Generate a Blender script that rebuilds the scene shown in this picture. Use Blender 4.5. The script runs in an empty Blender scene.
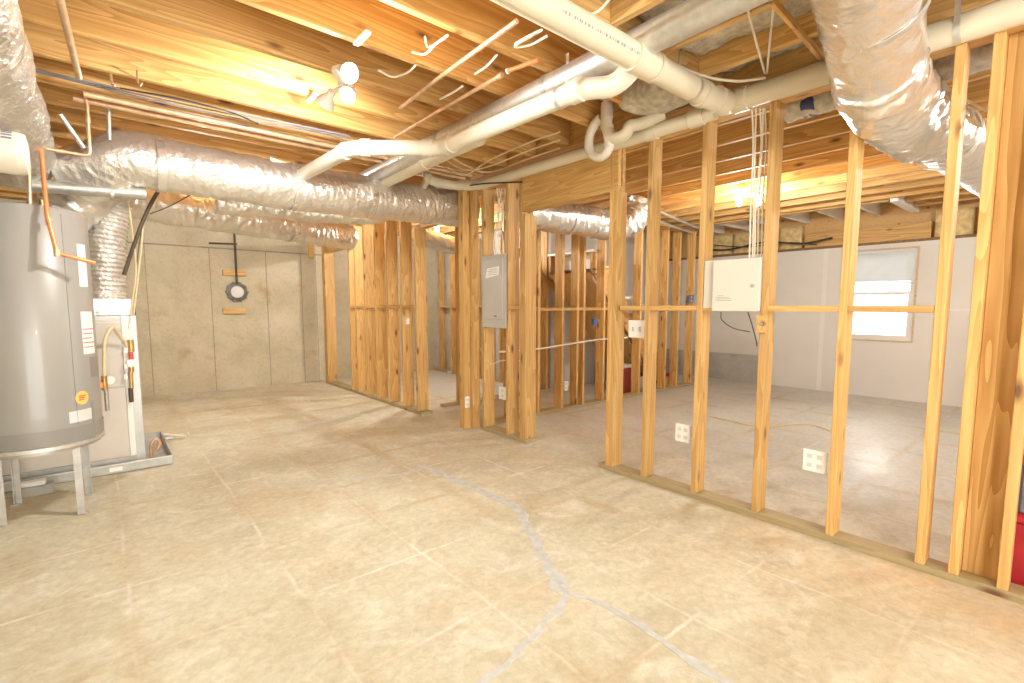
import bpy, bmesh, math, random
from mathutils import Vector, Matrix, noise
random.seed(7)
V = Vector
C = bpy.context.scene.collection
SC = bpy.context.scene

# ------------------------------------------------------------------ survey of the place: sight lines from the camera met with real planes
F = 485.0; CX = 512.0; CY = 350.8; H = 1.3
TH = math.radians(5.2775); YAW = math.radians(40.2273)
_s, _c = math.sin(YAW), math.cos(YAW)
FW = V((_s*math.cos(TH), _c*math.cos(TH), -math.sin(TH)))
RT = V((_c, -_s, 0)); UP = V((_s*math.sin(TH), _c*math.sin(TH), math.cos(TH)))
def ray(px, py): return FW + RT*((px-CX)/F) + UP*((CY-py)/F)
def onz(px, py, z=0.0): d = ray(px, py); t = (z-H)/d.z; return V((t*d.x, t*d.y, z))
def onx(px, py, x): d = ray(px, py); t = x/d.x; return V((x, t*d.y, H+t*d.z))
def ony(px, py, y): d = ray(px, py); t = y/d.y; return V((t*d.x, y, H+t*d.z))
def at(px, py, dist): d = ray(px, py); return V((dist*d.x, dist*d.y, H+dist*d.z))

# ------------------------------------------------------------------ materials
def nodes(m): m.use_nodes = True; return m.node_tree.nodes, m.node_tree.links
def plain(name, col, rough=0.5, metal=0.0, var=0.06, scale=9.0, bump=0.0, bscale=60.0, emit=None, estr=0.0, coat=0.0):
    m = bpy.data.materials.new(name); N, L = nodes(m); b = N['Principled BSDF']
    b.inputs['Roughness'].default_value = rough; b.inputs['Metallic'].default_value = metal
    if coat: b.inputs['Coat Weight'].default_value = coat
    tc = N.new('ShaderNodeTexCoord'); n = N.new('ShaderNodeTexNoise'); n.inputs['Scale'].default_value = scale; n.inputs['Detail'].default_value = 4
    L.new(tc.outputs['Object'], n.inputs['Vector'])
    r = N.new('ShaderNodeValToRGB'); r.color_ramp.elements[0].position = .3; r.color_ramp.elements[1].position = .7
    r.color_ramp.elements[0].color = (*[max(0, c*(1-var)) for c in col], 1); r.color_ramp.elements[1].color = (*[min(1, c*(1+var)) for c in col], 1)
    L.new(n.outputs['Fac'], r.inputs['Fac']); L.new(r.outputs['Color'], b.inputs['Base Color'])
    if bump:
        n2 = N.new('ShaderNodeTexNoise'); n2.inputs['Scale'].default_value = bscale; n2.inputs['Detail'].default_value = 5
        L.new(tc.outputs['Object'], n2.inputs['Vector'])
        bp = N.new('ShaderNodeBump'); bp.inputs['Strength'].default_value = bump; bp.inputs['Distance'].default_value = .01
        L.new(n2.outputs['Fac'], bp.inputs['Height']); L.new(bp.outputs['Normal'], b.inputs['Normal'])
    if emit:
        b.inputs['Emission Color'].default_value = (*emit, 1); b.inputs['Emission Strength'].default_value = estr
    return m

def wood(name, light, dark, knot=(0.16, 0.07, 0.03), vary=0.12, fig=0.5, rough=0.6):
    m = bpy.data.materials.new(name); N, L = nodes(m); b = N['Principled BSDF']; b.inputs['Roughness'].default_value = rough
    tc = N.new('ShaderNodeTexCoord'); oi = N.new('ShaderNodeObjectInfo')
    mul = N.new('ShaderNodeVectorMath'); mul.operation = 'SCALE'; mul.inputs[0].default_value = (37, 11, 23); L.new(oi.outputs['Random'], mul.inputs['Scale'])
    add = N.new('ShaderNodeVectorMath'); add.operation = 'ADD'; L.new(tc.outputs['Object'], add.inputs[0]); L.new(mul.outputs[0], add.inputs[1])
    mp = N.new('ShaderNodeMapping'); mp.inputs['Scale'].default_value = (.55, 7, 7); L.new(add.outputs[0], mp.inputs['Vector'])
    n = N.new('ShaderNodeTexNoise'); n.inputs['Scale'].default_value = 1.0; n.inputs['Detail'].default_value = 2; n.inputs['Distortion'].default_value = .3
    L.new(mp.outputs[0], n.inputs['Vector'])
    # growth rings: the smooth field cut into thin bands
    k = N.new('ShaderNodeMath'); k.operation = 'MULTIPLY'; k.inputs[1].default_value = 11; L.new(n.outputs['Fac'], k.inputs[0])
    fr = N.new('ShaderNodeMath'); fr.operation = 'FRACT'; L.new(k.outputs[0], fr.inputs[0])
    mp2 = N.new('ShaderNodeMapping'); mp2.inputs['Scale'].default_value = (2.2, 70, 70); L.new(add.outputs[0], mp2.inputs['Vector'])
    n2 = N.new('ShaderNodeTexNoise'); n2.inputs['Scale'].default_value = 1.0; n2.inputs['Detail'].default_value = 4; L.new(mp2.outputs[0], n2.inputs['Vector'])
    mx = N.new('ShaderNodeMath'); mx.operation = 'MULTIPLY_ADD'; mx.inputs[1].default_value = fig; L.new(fr.outputs[0], mx.inputs[0])
    n2m = N.new('ShaderNodeMath'); n2m.operation = 'MULTIPLY'; n2m.inputs[1].default_value = 1-fig; L.new(n2.outputs['Fac'], n2m.inputs[0]); L.new(n2m.outputs[0], mx.inputs[2])
    r = N.new('ShaderNodeValToRGB'); r.color_ramp.elements[0].position = .18; r.color_ramp.elements[1].position = .8
    r.color_ramp.elements[0].color = (*light, 1); r.color_ramp.elements[1].color = (*dark, 1); L.new(mx.outputs[0], r.inputs['Fac'])
    # knots
    mp3 = N.new('ShaderNodeMapping'); mp3.inputs['Scale'].default_value = (2.6, 7.5, 7.5); L.new(add.outputs[0], mp3.inputs['Vector'])
    vo = N.new('ShaderNodeTexVoronoi'); vo.inputs['Scale'].default_value = 1.0; L.new(mp3.outputs[0], vo.inputs['Vector'])
    kr = N.new('ShaderNodeValToRGB'); kr.color_ramp.elements[0].position = .05; kr.color_ramp.elements[1].position = .17
    kr.color_ramp.elements[0].color = (1, 1, 1, 1); kr.color_ramp.elements[1].color = (0, 0, 0, 1); L.new(vo.outputs['Distance'], kr.inputs['Fac'])
    mk = N.new('ShaderNodeMix'); mk.data_type = 'RGBA'; L.new(kr.outputs['Color'], mk.inputs['Factor']); L.new(r.outputs['Color'], mk.inputs[6]); mk.inputs[7].default_value = (*knot, 1)
    hs = N.new('ShaderNodeHueSaturation'); mr = N.new('ShaderNodeMapRange'); mr.inputs['To Min'].default_value = 1-vary; mr.inputs['To Max'].default_value = 1+vary
    L.new(oi.outputs['Random'], mr.inputs['Value']); L.new(mr.outputs[0], hs.inputs['Value']); L.new(mk.outputs[2], hs.inputs['Color'])
    L.new(hs.outputs['Color'], b.inputs['Base Color'])
    bp = N.new('ShaderNodeBump'); bp.inputs['Strength'].default_value = .12; bp.inputs['Distance'].default_value = .004; L.new(n2.outputs['Fac'], bp.inputs['Height']); L.new(bp.outputs['Normal'], b.inputs['Normal'])
    return m

def foil(name, col=(.84, .82, .77), rough=.3, bs=46, strength=.34):
    m = bpy.data.materials.new(name); N, L = nodes(m); b = N['Principled BSDF']
    b.inputs['Metallic'].default_value = .78; b.inputs['Roughness'].default_value = rough; b.inputs['Base Color'].default_value = (*col, 1)
    tc = N.new('ShaderNodeTexCoord'); n = N.new('ShaderNodeTexNoise'); n.inputs['Scale'].default_value = bs; n.inputs['Detail'].default_value = 3; n.inputs['Distortion'].default_value = 1.2
    v = N.new('ShaderNodeTexVoronoi'); v.inputs['Scale'].default_value = bs*.7; L.new(tc.outputs['Object'], n.inputs['Vector']); L.new(tc.outputs['Object'], v.inputs['Vector'])
    a = N.new('ShaderNodeMath'); a.operation = 'ADD'; L.new(n.outputs['Fac'], a.inputs[0]); L.new(v.outputs['Distance'], a.inputs[1])
    bp = N.new('ShaderNodeBump'); bp.inputs['Strength'].default_value = strength; bp.inputs['Distance'].default_value = .012
    L.new(a.outputs[0], bp.inputs['Height']); L.new(bp.outputs['Normal'], b.inputs['Normal'])
    return m

def concrete_wall(name, base, dark, light):
    m = bpy.data.materials.new(name); N, L = nodes(m); b = N['Principled BSDF']; b.inputs['Roughness'].default_value = .85
    g = N.new('ShaderNodeNewGeometry')
    n1 = N.new('ShaderNodeTexNoise'); n1.inputs['Scale'].default_value = 1.3; n1.inputs['Detail'].default_value = 7; n1.inputs['Roughness'].default_value = .65; L.new(g.outputs['Position'], n1.inputs['Vector'])
    r = N.new('ShaderNodeValToRGB'); e = r.color_ramp.elements; e[0].position = .3; e[0].color = (*dark, 1); e[1].position = .72; e[1].color = (*light, 1)
    k = e.new(.5); k.color = (*base, 1); L.new(n1.outputs['Fac'], r.inputs['Fac'])
    n2 = N.new('ShaderNodeTexNoise'); n2.inputs['Scale'].default_value = 26; n2.inputs['Detail'].default_value = 5; L.new(g.outputs['Position'], n2.inputs['Vector'])
    r2 = N.new('ShaderNodeValToRGB'); r2.color_ramp.elements[0].position = .32; r2.color_ramp.elements[0].color = (.72, .68, .6, 1); r2.color_ramp.elements[1].position = .5; r2.color_ramp.elements[1].color = (1, 1, 1, 1); L.new(n2.outputs['Fac'], r2.inputs['Fac'])
    mx = N.new('ShaderNodeMix'); mx.data_type = 'RGBA'; mx.blend_type = 'MULTIPLY'; mx.inputs['Factor'].default_value = .3; L.new(r.outputs['Color'], mx.inputs[6]); L.new(r2.outputs['Color'], mx.inputs[7])
    # rust and leak stains
    n3 = N.new('ShaderNodeTexNoise'); n3.inputs['Scale'].default_value = 2.7; n3.inputs['Detail'].default_value = 6; L.new(g.outputs['Position'], n3.inputs['Vector'])
    r3 = N.new('ShaderNodeValToRGB'); r3.color_ramp.elements[0].position = .62; r3.color_ramp.elements[0].color = (0, 0, 0, 1); r3.color_ramp.elements[1].position = .74; r3.color_ramp.elements[1].color = (.6, .6, .6, 1); L.new(n3.outputs['Fac'], r3.inputs['Fac'])
    mx2 = N.new('ShaderNodeMix'); mx2.data_type = 'RGBA'; L.new(r3.outputs['Color'], mx2.inputs['Factor']); L.new(mx.outputs[2], mx2.inputs[6]); mx2.inputs[7].default_value = (.36, .25, .12, 1)
    L.new(mx2.outputs[2], b.inputs['Base Color'])
    bp = N.new('ShaderNodeBump'); bp.inputs['Strength'].default_value = .25; bp.inputs['Distance'].default_value = .01; L.new(n2.outputs['Fac'], bp.inputs['Height']); L.new(bp.outputs['Normal'], b.inputs['Normal'])
    return m

def floor_mat():
    m = bpy.data.materials.new('worn_concrete'); N, L = nodes(m); b = N['Principled BSDF']
    g = N.new('ShaderNodeNewGeometry'); P = g.outputs['Position']
    def noise_(scale, detail=6, rough=.6, dist=0.0, mapscale=None):
        n = N.new('ShaderNodeTexNoise'); n.inputs['Scale'].default_value = scale; n.inputs['Detail'].default_value = detail; n.inputs['Roughness'].default_value = rough; n.inputs['Distortion'].default_value = dist
        if mapscale:
            mp = N.new('ShaderNodeMapping'); mp.inputs['Scale'].default_value = mapscale; L.new(P, mp.inputs['Vector']); L.new(mp.outputs[0], n.inputs['Vector'])
        else: L.new(P, n.inputs['Vector'])
        return n.outputs['Fac']
    def ramp(src, p0, c0, p1, c1):
        r = N.new('ShaderNodeValToRGB'); e = r.color_ramp.elements; e[0].position = p0; e[0].color = (*c0, 1); e[1].position = p1; e[1].color = (*c1, 1); L.new(src, r.inputs['Fac']); return r.outputs['Color']
    def mix(f, a, bb, mode='MIX'):
        x = N.new('ShaderNodeMix'); x.data_type = 'RGBA'; x.blend_type = mode
        for s, v in ((x.inputs['Factor'], f), (x.inputs[6], a), (x.inputs[7], bb)):
            if isinstance(v, tuple): s.default_value = (*v, 1)
            elif isinstance(v, float): s.default_value = v
            else: L.new(v, s)
        return x.outputs[2]
    def mth(op, a, bb=None, cc=None):
        x = N.new('ShaderNodeMath'); x.operation = op
        for i, v in enumerate((a, bb, cc)):
            if v is None: continue
            if isinstance(v, (int, float)): x.inputs[i].default_value = v
            else: L.new(v, x.inputs[i])
        return x.outputs[0]
    base = ramp(noise_(1.1, 8, .68, .8), .34, (.485, .44, .315), .66, (.63, .61, .485))
    base = mix(ramp(noise_(3.2, 6, .7, 1.0), .50, (0, 0, 0), .68, (.75, .75, .75)), base, (.70, .685, .59))       # powdery patches
    base = mix(ramp(noise_(1.7, 6, .65, .4, (1.0, .55, 1)), .52, (0, 0, 0), .72, (.75, .75, .75)), base, (.56, .44, .28))   # tan clay stains
    sx = N.new('ShaderNodeSeparateXYZ'); L.new(P, sx.inputs[0])
    # grey cast of daylight painted into the slab colour on the window side
    gm = mth('SMOOTHSTEP' if False else 'MULTIPLY_ADD', sx.outputs['X'], .7, -1.95); gc = mth('MINIMUM', mth('MAXIMUM', gm, 0.0), 1.0)
    gcol = N.new('ShaderNodeCombineColor'); [L.new(gc, gcol.inputs[i]) for i in range(3)]
    base = mix(gcol.outputs[0], base, mix(.75, base, (.57, .59, .58)))
    # ghost lines of an old tile layout, 0.6 m apart both ways
    wob = mth('MULTIPLY_ADD', noise_(2.0, 3), .06, -.03)
    def lines(coord, off, per, w):
        d = mth('PINGPONG', mth('ADD', mth('ADD', coord, wob), off), per/2)
        e = mth('SUBTRACT', 1.0, mth('MINIMUM', mth('DIVIDE', d, w), 1.0))
        return e
    lx = lines(sx.outputs['X'], 60.0-.02, .6, .014); ly = lines(sx.outputs['Y'], 60.0-.98, .6, .014)
    ln = mth('MAXIMUM', lx, ly)
    brk = ramp(noise_(1.4, 4, .6), .40, (0, 0, 0), .62, (.8, .8, .8)); lm = mix(1.0, brk, ramp(ln, .1, (0, 0, 0), .8, (1, 1, 1)), 'MULTIPLY')
    base = mix(lm, base, (.74, .73, .66))
    lx2 = lines(sx.outputs['X'], 60.0-.02, .6, .075); ly2 = lines(sx.outputs['Y'], 60.0-.98, .6, .04); ln2 = mth('MAXIMUM', lx2, ly2)
    brk2 = ramp(noise_(.8, 4, .6), .42, (0, 0, 0), .62, (.7, .7, .7)); lm2 = mix(1.0, brk2, ramp(ln2, .0, (0, 0, 0), .9, (1, 1, 1)), 'MULTIPLY')
    base = mix(lm2, base, (.47, .37, .22))
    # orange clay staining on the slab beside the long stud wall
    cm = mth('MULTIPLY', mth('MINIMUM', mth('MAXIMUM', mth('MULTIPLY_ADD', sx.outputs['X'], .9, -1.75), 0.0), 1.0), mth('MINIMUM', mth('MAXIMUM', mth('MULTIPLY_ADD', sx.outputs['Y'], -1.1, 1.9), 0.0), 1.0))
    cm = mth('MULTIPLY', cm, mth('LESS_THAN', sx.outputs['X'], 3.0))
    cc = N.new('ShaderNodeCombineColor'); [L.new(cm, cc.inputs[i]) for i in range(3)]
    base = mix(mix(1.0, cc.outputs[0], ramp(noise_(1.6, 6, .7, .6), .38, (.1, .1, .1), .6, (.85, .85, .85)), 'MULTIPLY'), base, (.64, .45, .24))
    fine = ramp(noise_(24, 8, .75, .5), .3, (.80, .78, .74), .62, (1.06, 1.06, 1.05)); base = mix(1.0, base, fine, 'MULTIPLY')
    # scuffs and dark specks
    base = mix(ramp(noise_(5.5, 8, .75, .3, (1, .35, 1)), .66, (0, 0, 0), .76, (.4, .4, .4)), base, (.36, .28, .17))
    base = mix(ramp(noise_(38, 4, .7), .7, (0, 0, 0), .78, (.45, .45, .45)), base, (.36, .27, .16))
    L.new(base, b.inputs['Base Color'])
    rr = ramp(noise_(2.3, 5), .3, (.30, .30, .30), .7, (.55, .55, .55)); L.new(mth('ADD', rr, mth('MULTIPLY', mth('SUBTRACT', 1.0, gc), .24)), b.inputs['Roughness'])
    bp = N.new('ShaderNodeBump'); bp.inputs['Strength'].default_value = .12; bp.inputs['Distance'].default_value = .01; L.new(noise_(14, 6), bp.inputs['Height']); L.new(bp.outputs['Normal'], b.inputs['Normal'])
    return m

M = {}
M['stud'] = wood('pale_pine', (.70, .455, .175), (.47, .255, .07), vary=.15, fig=.40)
M['joist'] = wood('orange_pine', (.76, .495, .195), (.50, .265, .068), vary=.13, fig=.5)
M['plate'] = wood('treated_plate', (.46, .37, .2), (.33, .25, .12), vary=.08, fig=.3)
M['oldwood'] = wood('dark_wood', (.3, .17, .06), (.17, .09, .03), vary=.1)
M['deck'] = wood('subfloor_board', (.66, .43, .19), (.52, .30, .11), vary=.05, fig=.25)
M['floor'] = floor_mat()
M['concrete'] = concrete_wall('cast_concrete', (.50, .45, .32), (.41, .365, .25), (.58, .53, .40))
M['concrete_grey'] = concrete_wall('grey_concrete', (.44, .43, .40), (.33, .32, .29), (.55, .54, .51))
M['seam'] = plain('dark_seam', (.29, .25, .17), .9, var=.3, scale=6)
M['ring'] = plain('weathered_iron', (.16, .15, .13), .6, .3, var=.3, scale=20)
M['drywall'] = plain('drywall', (.70, .685, .64), .8, var=.03, scale=2)
M['mud'] = plain('joint_compound', (.76, .75, .71), .8, var=.02)
M['foil'] = foil('crinkled_foil')
M['foil_smooth'] = foil('smooth_foil', (.84, .82, .78), .24, 24, .3)
M['foil_flex'] = foil('flexible_foil', (.76, .74, .69), .3, 60, .6)
M['galv'] = plain('galvanised_steel', (.68, .68, .65), .4, .75, var=.1, scale=30)
M['steel'] = plain('dull_steel', (.5, .49, .45), .45, .7, var=.12, scale=14)
M['pvc'] = plain('cream_pvc', (.70, .64, .49), .38, var=.03, scale=4)
M['pvc_white'] = plain('white_pvc', (.75, .71, .60), .35, var=.03, scale=4)
M['pvc_grey'] = plain('grey_trap_plastic', (.64, .58, .49), .3, var=.05)
M['purple'] = plain('purple_primer', (.12, .05, .07), .5)
M['copper'] = plain('copper', (.76, .50, .31), .36, .6, var=.18, scale=20)
M['copper_old'] = plain('tarnished_copper', (.66, .46, .28), .42, .4, var=.2, scale=14)
M['copper_red'] = plain('bright_copper', (.85, .30, .12), .35, .35, var=.1, scale=20)
M['tank'] = plain('grey_enamel', (.31, .30, .275), .34, var=.03, scale=2, coat=.3)
M['tank_dark'] = plain('grey_band', (.25, .24, .22), .35, var=.03, scale=2)
M['furnace'] = plain('furnace_enamel', (.62, .57, .49), .42, var=.04, scale=2)
M['furnace_side'] = plain('furnace_galvanised', (.55, .55, .52), .4, .35, var=.08, scale=9)
M['label'] = plain('white_label', (.84, .82, .76), .55, var=.02)
M['label_grey'] = plain('grey_label', (.62, .62, .6), .5, var=.04)
M['orange_label'] = plain('orange_label', (.90, .52, .14), .5, var=.06)
M['ink'] = plain('label_ink', (.10, .09, .09), .6)
M['ink_red'] = plain('label_red_ink', (.55, .09, .06), .6)
M['ink_grey'] = plain('grey_print', (.30, .29, .28), .6)
M['brass'] = plain('brass', (.58, .40, .14), .35, .7, var=.15, scale=30)
M['black'] = plain('black_rubber', (.025, .024, .023), .5)
M['hose'] = plain('brown_black_hose', (.085, .055, .03), .5, var=.3)
M['cable'] = plain('white_cable', (.80, .74, .62), .5, var=.03)
M['cable_yellow'] = plain('cream_cable', (.74, .62, .38), .5, var=.06)
M['cable_grey'] = plain('grey_cable', (.24, .24, .26), .5, var=.08)
M['panel'] = plain('panel_grey', (.50, .485, .45), .42, var=.03, scale=3)
M['cabinet'] = plain('cabinet_enamel', (.66, .63, .55), .42, var=.02, scale=3)
M['plastic'] = plain('white_plastic', (.86, .84, .79), .4, var=.02)
M['blue'] = plain('blue_box', (.05, .13, .42), .45, var=.1)
M['navy'] = plain('navy_tape', (.06, .08, .22), .45, var=.3, scale=40)
M['wrap'] = plain('grey_wrap', (.64, .62, .56), .7, var=.25, scale=30, bump=.5, bscale=40)
M['batt'] = plain('grey_insulation', (.56, .52, .42), .95, var=.28, scale=22, bump=1.0, bscale=50)
M['batt_yellow'] = plain('yellow_insulation', (.66, .50, .24), .95, var=.25, scale=14, bump=1.0, bscale=40)
M['patch'] = plain('grey_crack_filler', (.50, .51, .49), .75, var=.14, scale=20)
M['bulb'] = plain('lit_bulb', (1, 1, 1), .4, emit=(1.0, .96, .9), estr=470)
M['bulb_face'] = plain('lit_flood_face', (1, 1, 1), .4, emit=(1.0, .96, .9), estr=640)
M['bulb_strong'] = plain('lit_strong_bulb', (1, 1, 1), .4, emit=(1.0, .96, .9), estr=1100)
M['white'] = plain('white_paint', (.84, .82, .77), .45, var=.02)
M['frame'] = plain('window_vinyl', (.74, .73, .70), .4, var=.02)
M['trimwood'] = wood('window_trim', (.62, .52, .36), (.5, .4, .25))
M['blind'] = plain('blind_slats', (.66, .70, .71), .5, var=.03)
M['red'] = plain('red_plastic', (.42, .02, .03), .4, var=.15)
M['maroon'] = plain('dark_red_paint', (.28, .035, .025), .5, var=.15)
M['slate'] = plain('slate_blue_plastic', (.16, .17, .24), .5, var=.15)

def print_mat():
    m = bpy.data.materials.new('pipe_print'); N, L = nodes(m); b = N['Principled BSDF']; b.inputs['Roughness'].default_value = .4
    tc = N.new('ShaderNodeTexCoord'); mp = N.new('ShaderNodeMapping'); mp.inputs['Scale'].default_value = (95, 0, 0); L.new(tc.outputs['Object'], mp.inputs['Vector'])
    n = N.new('ShaderNodeTexNoise'); n.inputs['Scale'].default_value = 1.0; n.inputs['Detail'].default_value = 1; L.new(mp.outputs[0], n.inputs['Vector'])
    r = N.new('ShaderNodeValToRGB'); r.color_ramp.interpolation = 'CONSTANT'; e = r.color_ramp.elements; e[0].color = (.70, .64, .49, 1); e[1].position = .5; e[1].color = (.30, .29, .28, 1)
    L.new(n.outputs['Fac'], r.inputs['Fac']); L.new(r.outputs['Color'], b.inputs['Base Color']); return m
M['print'] = print_mat()
def glass():
    m = bpy.data.materials.new('window_glass'); N, L = nodes(m); N.remove(N['Principled BSDF'])
    t = N.new('ShaderNodeBsdfTransparent'); g = N.new('ShaderNodeBsdfGlossy'); g.inputs['Roughness'].default_value = .03
    f = N.new('ShaderNodeFresnel'); f.inputs['IOR'].default_value = 1.45; mx = N.new('ShaderNodeMixShader')
    L.new(f.outputs[0], mx.inputs[0]); L.new(t.outputs[0], mx.inputs[1]); L.new(g.outputs[0], mx.inputs[2]); L.new(mx.outputs[0], N['Material Output'].inputs[0]); return m
M['glass'] = glass()

# ------------------------------------------------------------------ object helpers
W = {}                                                    # world position of every origin
def _link(o, parent, wloc):
    C.objects.link(o); W[o.name] = V(wloc); o.location = V(wloc) - (W[parent.name] if parent else V((0, 0, 0)))
    if parent: o.parent = parent
    return o
def thing(name, label, cat, loc=(0, 0, 0), group=None):
    o = bpy.data.objects.new(name, None); o.empty_display_size = .05; _link(o, None, V(loc)); return tag(o, label, cat, group)
def tag(o, label, cat, group=None):
    o['label'] = label; o['category'] = cat
    if group: o['group'] = group
    return o
def struct(o): o['kind'] = 'structure'; return o
def stuff(o): o['kind'] = 'stuff'; return o
def obj(name, bm, mat, parent=None, smooth=False, rot=None, org=None):
    """bm in world coordinates (or, with rot/org, in a board's own frame)"""
    bmesh.ops.recalc_face_normals(bm, faces=bm.faces[:])
    if org is None:
        lo = V((1e9,)*3); hi = V((-1e9,)*3)
        for v in bm.verts:
            for i in range(3): lo[i] = min(lo[i], v.co[i]); hi[i] = max(hi[i], v.co[i])
        org = (lo+hi)/2
        for v in bm.verts: v.co -= org
    me = bpy.data.meshes.new(name); bm.to_mesh(me); bm.free()
    if smooth:
        for p in me.polygons: p.use_smooth = True
    for mm in (mat if isinstance(mat, (list, tuple)) else [mat]): me.materials.append(mm)
    o = bpy.data.objects.new(name, me); _link(o, parent, org)
    if rot is not None: o.rotation_euler = rot.to_euler()
    return o
def sharp_smooth(o, ang=40):
    me = o.data
    for p in me.polygons: p.use_smooth = True
    bm = bmesh.new(); bm.from_mesh(me)
    for e in bm.edges:
        if len(e.link_faces) == 2 and e.calc_face_angle() > math.radians(ang): e.smooth = False
    bm.to_mesh(me); bm.free(); return o
def add_box(bm, lo, hi, bevel=0.0):
    lo, hi = V(lo), V(hi)
    r = bmesh.ops.create_cube(bm, size=1.0)
    for v in r['verts']: v.co = V(((lo.x+hi.x)/2+v.co.x*(hi.x-lo.x), (lo.y+hi.y)/2+v.co.y*(hi.y-lo.y), (lo.z+hi.z)/2+v.co.z*(hi.z-lo.z)))
    if bevel:
        es = list({e for v in r['verts'] for e in v.link_edges}); bmesh.ops.bevel(bm, geom=es, offset=bevel, segments=1, affect='EDGES', profile=.5)
    return bm
def box(name, lo, hi, mat, parent=None, bevel=.002): return obj(name, add_box(bmesh.new(), lo, hi, bevel), mat, parent)
def board(name, p0, p1, w, t, mat, parent=None, wdir=(0, 0, 1), bevel=.0025):
    """a sawn board from p0 to p1 (centre line): w across wdir, t across the other way, grain along its length"""
    p0, p1 = V(p0), V(p1); x = (p1-p0); ln = x.length; x.normalize(); z = V(wdir); z = (z - x*z.dot(x)).normalized(); y = z.cross(x)
    bm = add_box(bmesh.new(), (-ln/2, -t/2, -w/2), (ln/2, t/2, w/2), bevel)
    R = Matrix((x, y, z)).transposed()
    return obj(name, bm, mat, parent, rot=R, org=(p0+p1)/2)
def fillet(pts, r, n=6):
    pts = [V(p) for p in pts]; out = [pts[0]]
    for a, b, c in zip(pts, pts[1:], pts[2:]):
        u = (a-b); v = (c-b); k = min(r, u.length*.48, v.length*.48); u.normalize(); v.normalize()
        s, e = b+u*k, b+v*k
        for i in range(n+1):
            t = i/n; out.append(s*(1-t)**2 + b*2*t*(1-t) + e*t*t)
    out.append(pts[-1]); return out
def spline(pts, n=8):
    pts = [V(p) for p in pts]; P = [pts[0]*2-pts[1]] + pts + [pts[-1]*2-pts[-2]]; out = []
    for i in range(1, len(P)-2):
        a, b, c, d = P[i-1:i+3]
        for k in range(n):
            t = k/n; out.append(.5*((2*b)+(c-a)*t+(2*a-5*b+4*c-d)*t*t+(3*b-a-3*c+d)*t**3))
    out.append(pts[-1]); return out
def resample(pts, step):
    out = [pts[0].copy()]; acc = 0
    for a, b in zip(pts, pts[1:]):
        d = (b-a).length
        if d < 1e-9: continue
        t = step-acc
        while t <= d: out.append(a+(b-a)*(t/d)); t += step
        acc = d-(t-step)
    if (out[-1]-pts[-1]).length > step*.3: out.append(pts[-1].copy())
    return out
def sweep(bm, pts, r, seg=12, cap=True, fn=None, squash=None):
    pts = [p for i, p in enumerate(pts) if i == 0 or (p-pts[i-1]).length > 1e-6]
    n = len(pts); tang = []
    for i in range(n): t = (pts[min(i+1, n-1)]-pts[max(i-1, 0)]); tang.append(t.normalized())
    ref = V((0, 0, 1)) if abs(tang[0].z) < .9 else V((1, 0, 0))
    u = (ref - tang[0]*ref.dot(tang[0])).normalized(); rings = []; s = 0
    for i in range(n):
        if i: s += (pts[i]-pts[i-1]).length
        u = (u - tang[i]*u.dot(tang[i])).normalized(); w = tang[i].cross(u); ring = []
        for k in range(seg):
            a = 2*math.pi*k/seg; rr = r(s) if callable(r) else r
            if fn: rr += fn(s, a)
            ring.append(bm.verts.new(pts[i] + u*math.cos(a)*rr + w*math.sin(a)*rr))
        rings.append(ring)
    for A, B in zip(rings, rings[1:]):
        for k in range(seg): bm.faces.new((A[k], A[(k+1) % seg], B[(k+1) % seg], B[k]))
    if cap: bm.faces.new(rings[0][::-1]); bm.faces.new(rings[-1])
    return bm
def tube(name, pts, r, mat, parent=None, bend=0.0, seg=12, smoothpath=False):
    pts = [V(p) for p in pts]
    if bend: pts = fillet(pts, bend)
    if smoothpath: pts = spline(pts)
    o = obj(name, sweep(bmesh.new(), pts, r, seg), mat, parent); return sharp_smooth(o, 50)
def lathe(name, prof, c, mat, parent=None, seg=48, axis=None, capped=True):
    """prof: (radius, height) pairs about the axis through c"""
    bm = bmesh.new(); ax = V(axis or (0, 0, 1)).normalized(); u = ax.orthogonal().normalized(); w = ax.cross(u); c = V(c); rings = []
    for rr, h in prof: rings.append([bm.verts.new(c+ax*h+(u*math.cos(2*math.pi*k/seg)+w*math.sin(2*math.pi*k/seg))*max(rr, 1e-4)) for k in range(seg)])
    for A, B in zip(rings, rings[1:]):
        for k in range(seg): bm.faces.new((A[k], A[(k+1) % seg], B[(k+1) % seg], B[k]))
    if capped: bm.faces.new(rings[0][::-1]); bm.faces.new(rings[-1])
    return sharp_smooth(obj(name, bm, mat, parent), 35)
def foil_duct(name, pts, r, mat, parent=None, step=.02, seg=44, wr=.010, ring=0.0, ringp=.03, seed=0.0, smoothpath=True, lump=.012):
    pts = [V(p) for p in pts]; pts = spline(pts, 10) if smoothpath else pts; pts = resample(pts, step)
    def fn(s, a):
        ca, sa = math.cos(a), math.sin(a)
        d = noise.noise(V((s*4+seed, ca*1.3, sa*1.3)))*lump + noise.noise(V((s*26+seed*3, ca*2.2+s*2, sa*2.2)))*wr + noise.noise(V((s*60+seed, ca*5, sa*5)))*wr*.45
        if ring: d += math.sin(s*2*math.pi/ringp)*ring
        return d
    return obj(name, sweep(bmesh.new(), pts, r, seg, fn=fn), mat, parent, smooth=True)
def band(name, c, ax, r, wdt, mat, parent, th=.003, seg=36):
    return lathe(name, [(r, -wdt/2), (r+th, -wdt/2), (r+th, wdt/2), (r, wdt/2)], c, mat, parent, seg, ax, capped=False)
X1 = V((1, 0, 0)); Y1 = V((0, 1, 0)); Z1 = V((0, 0, 1))

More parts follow.
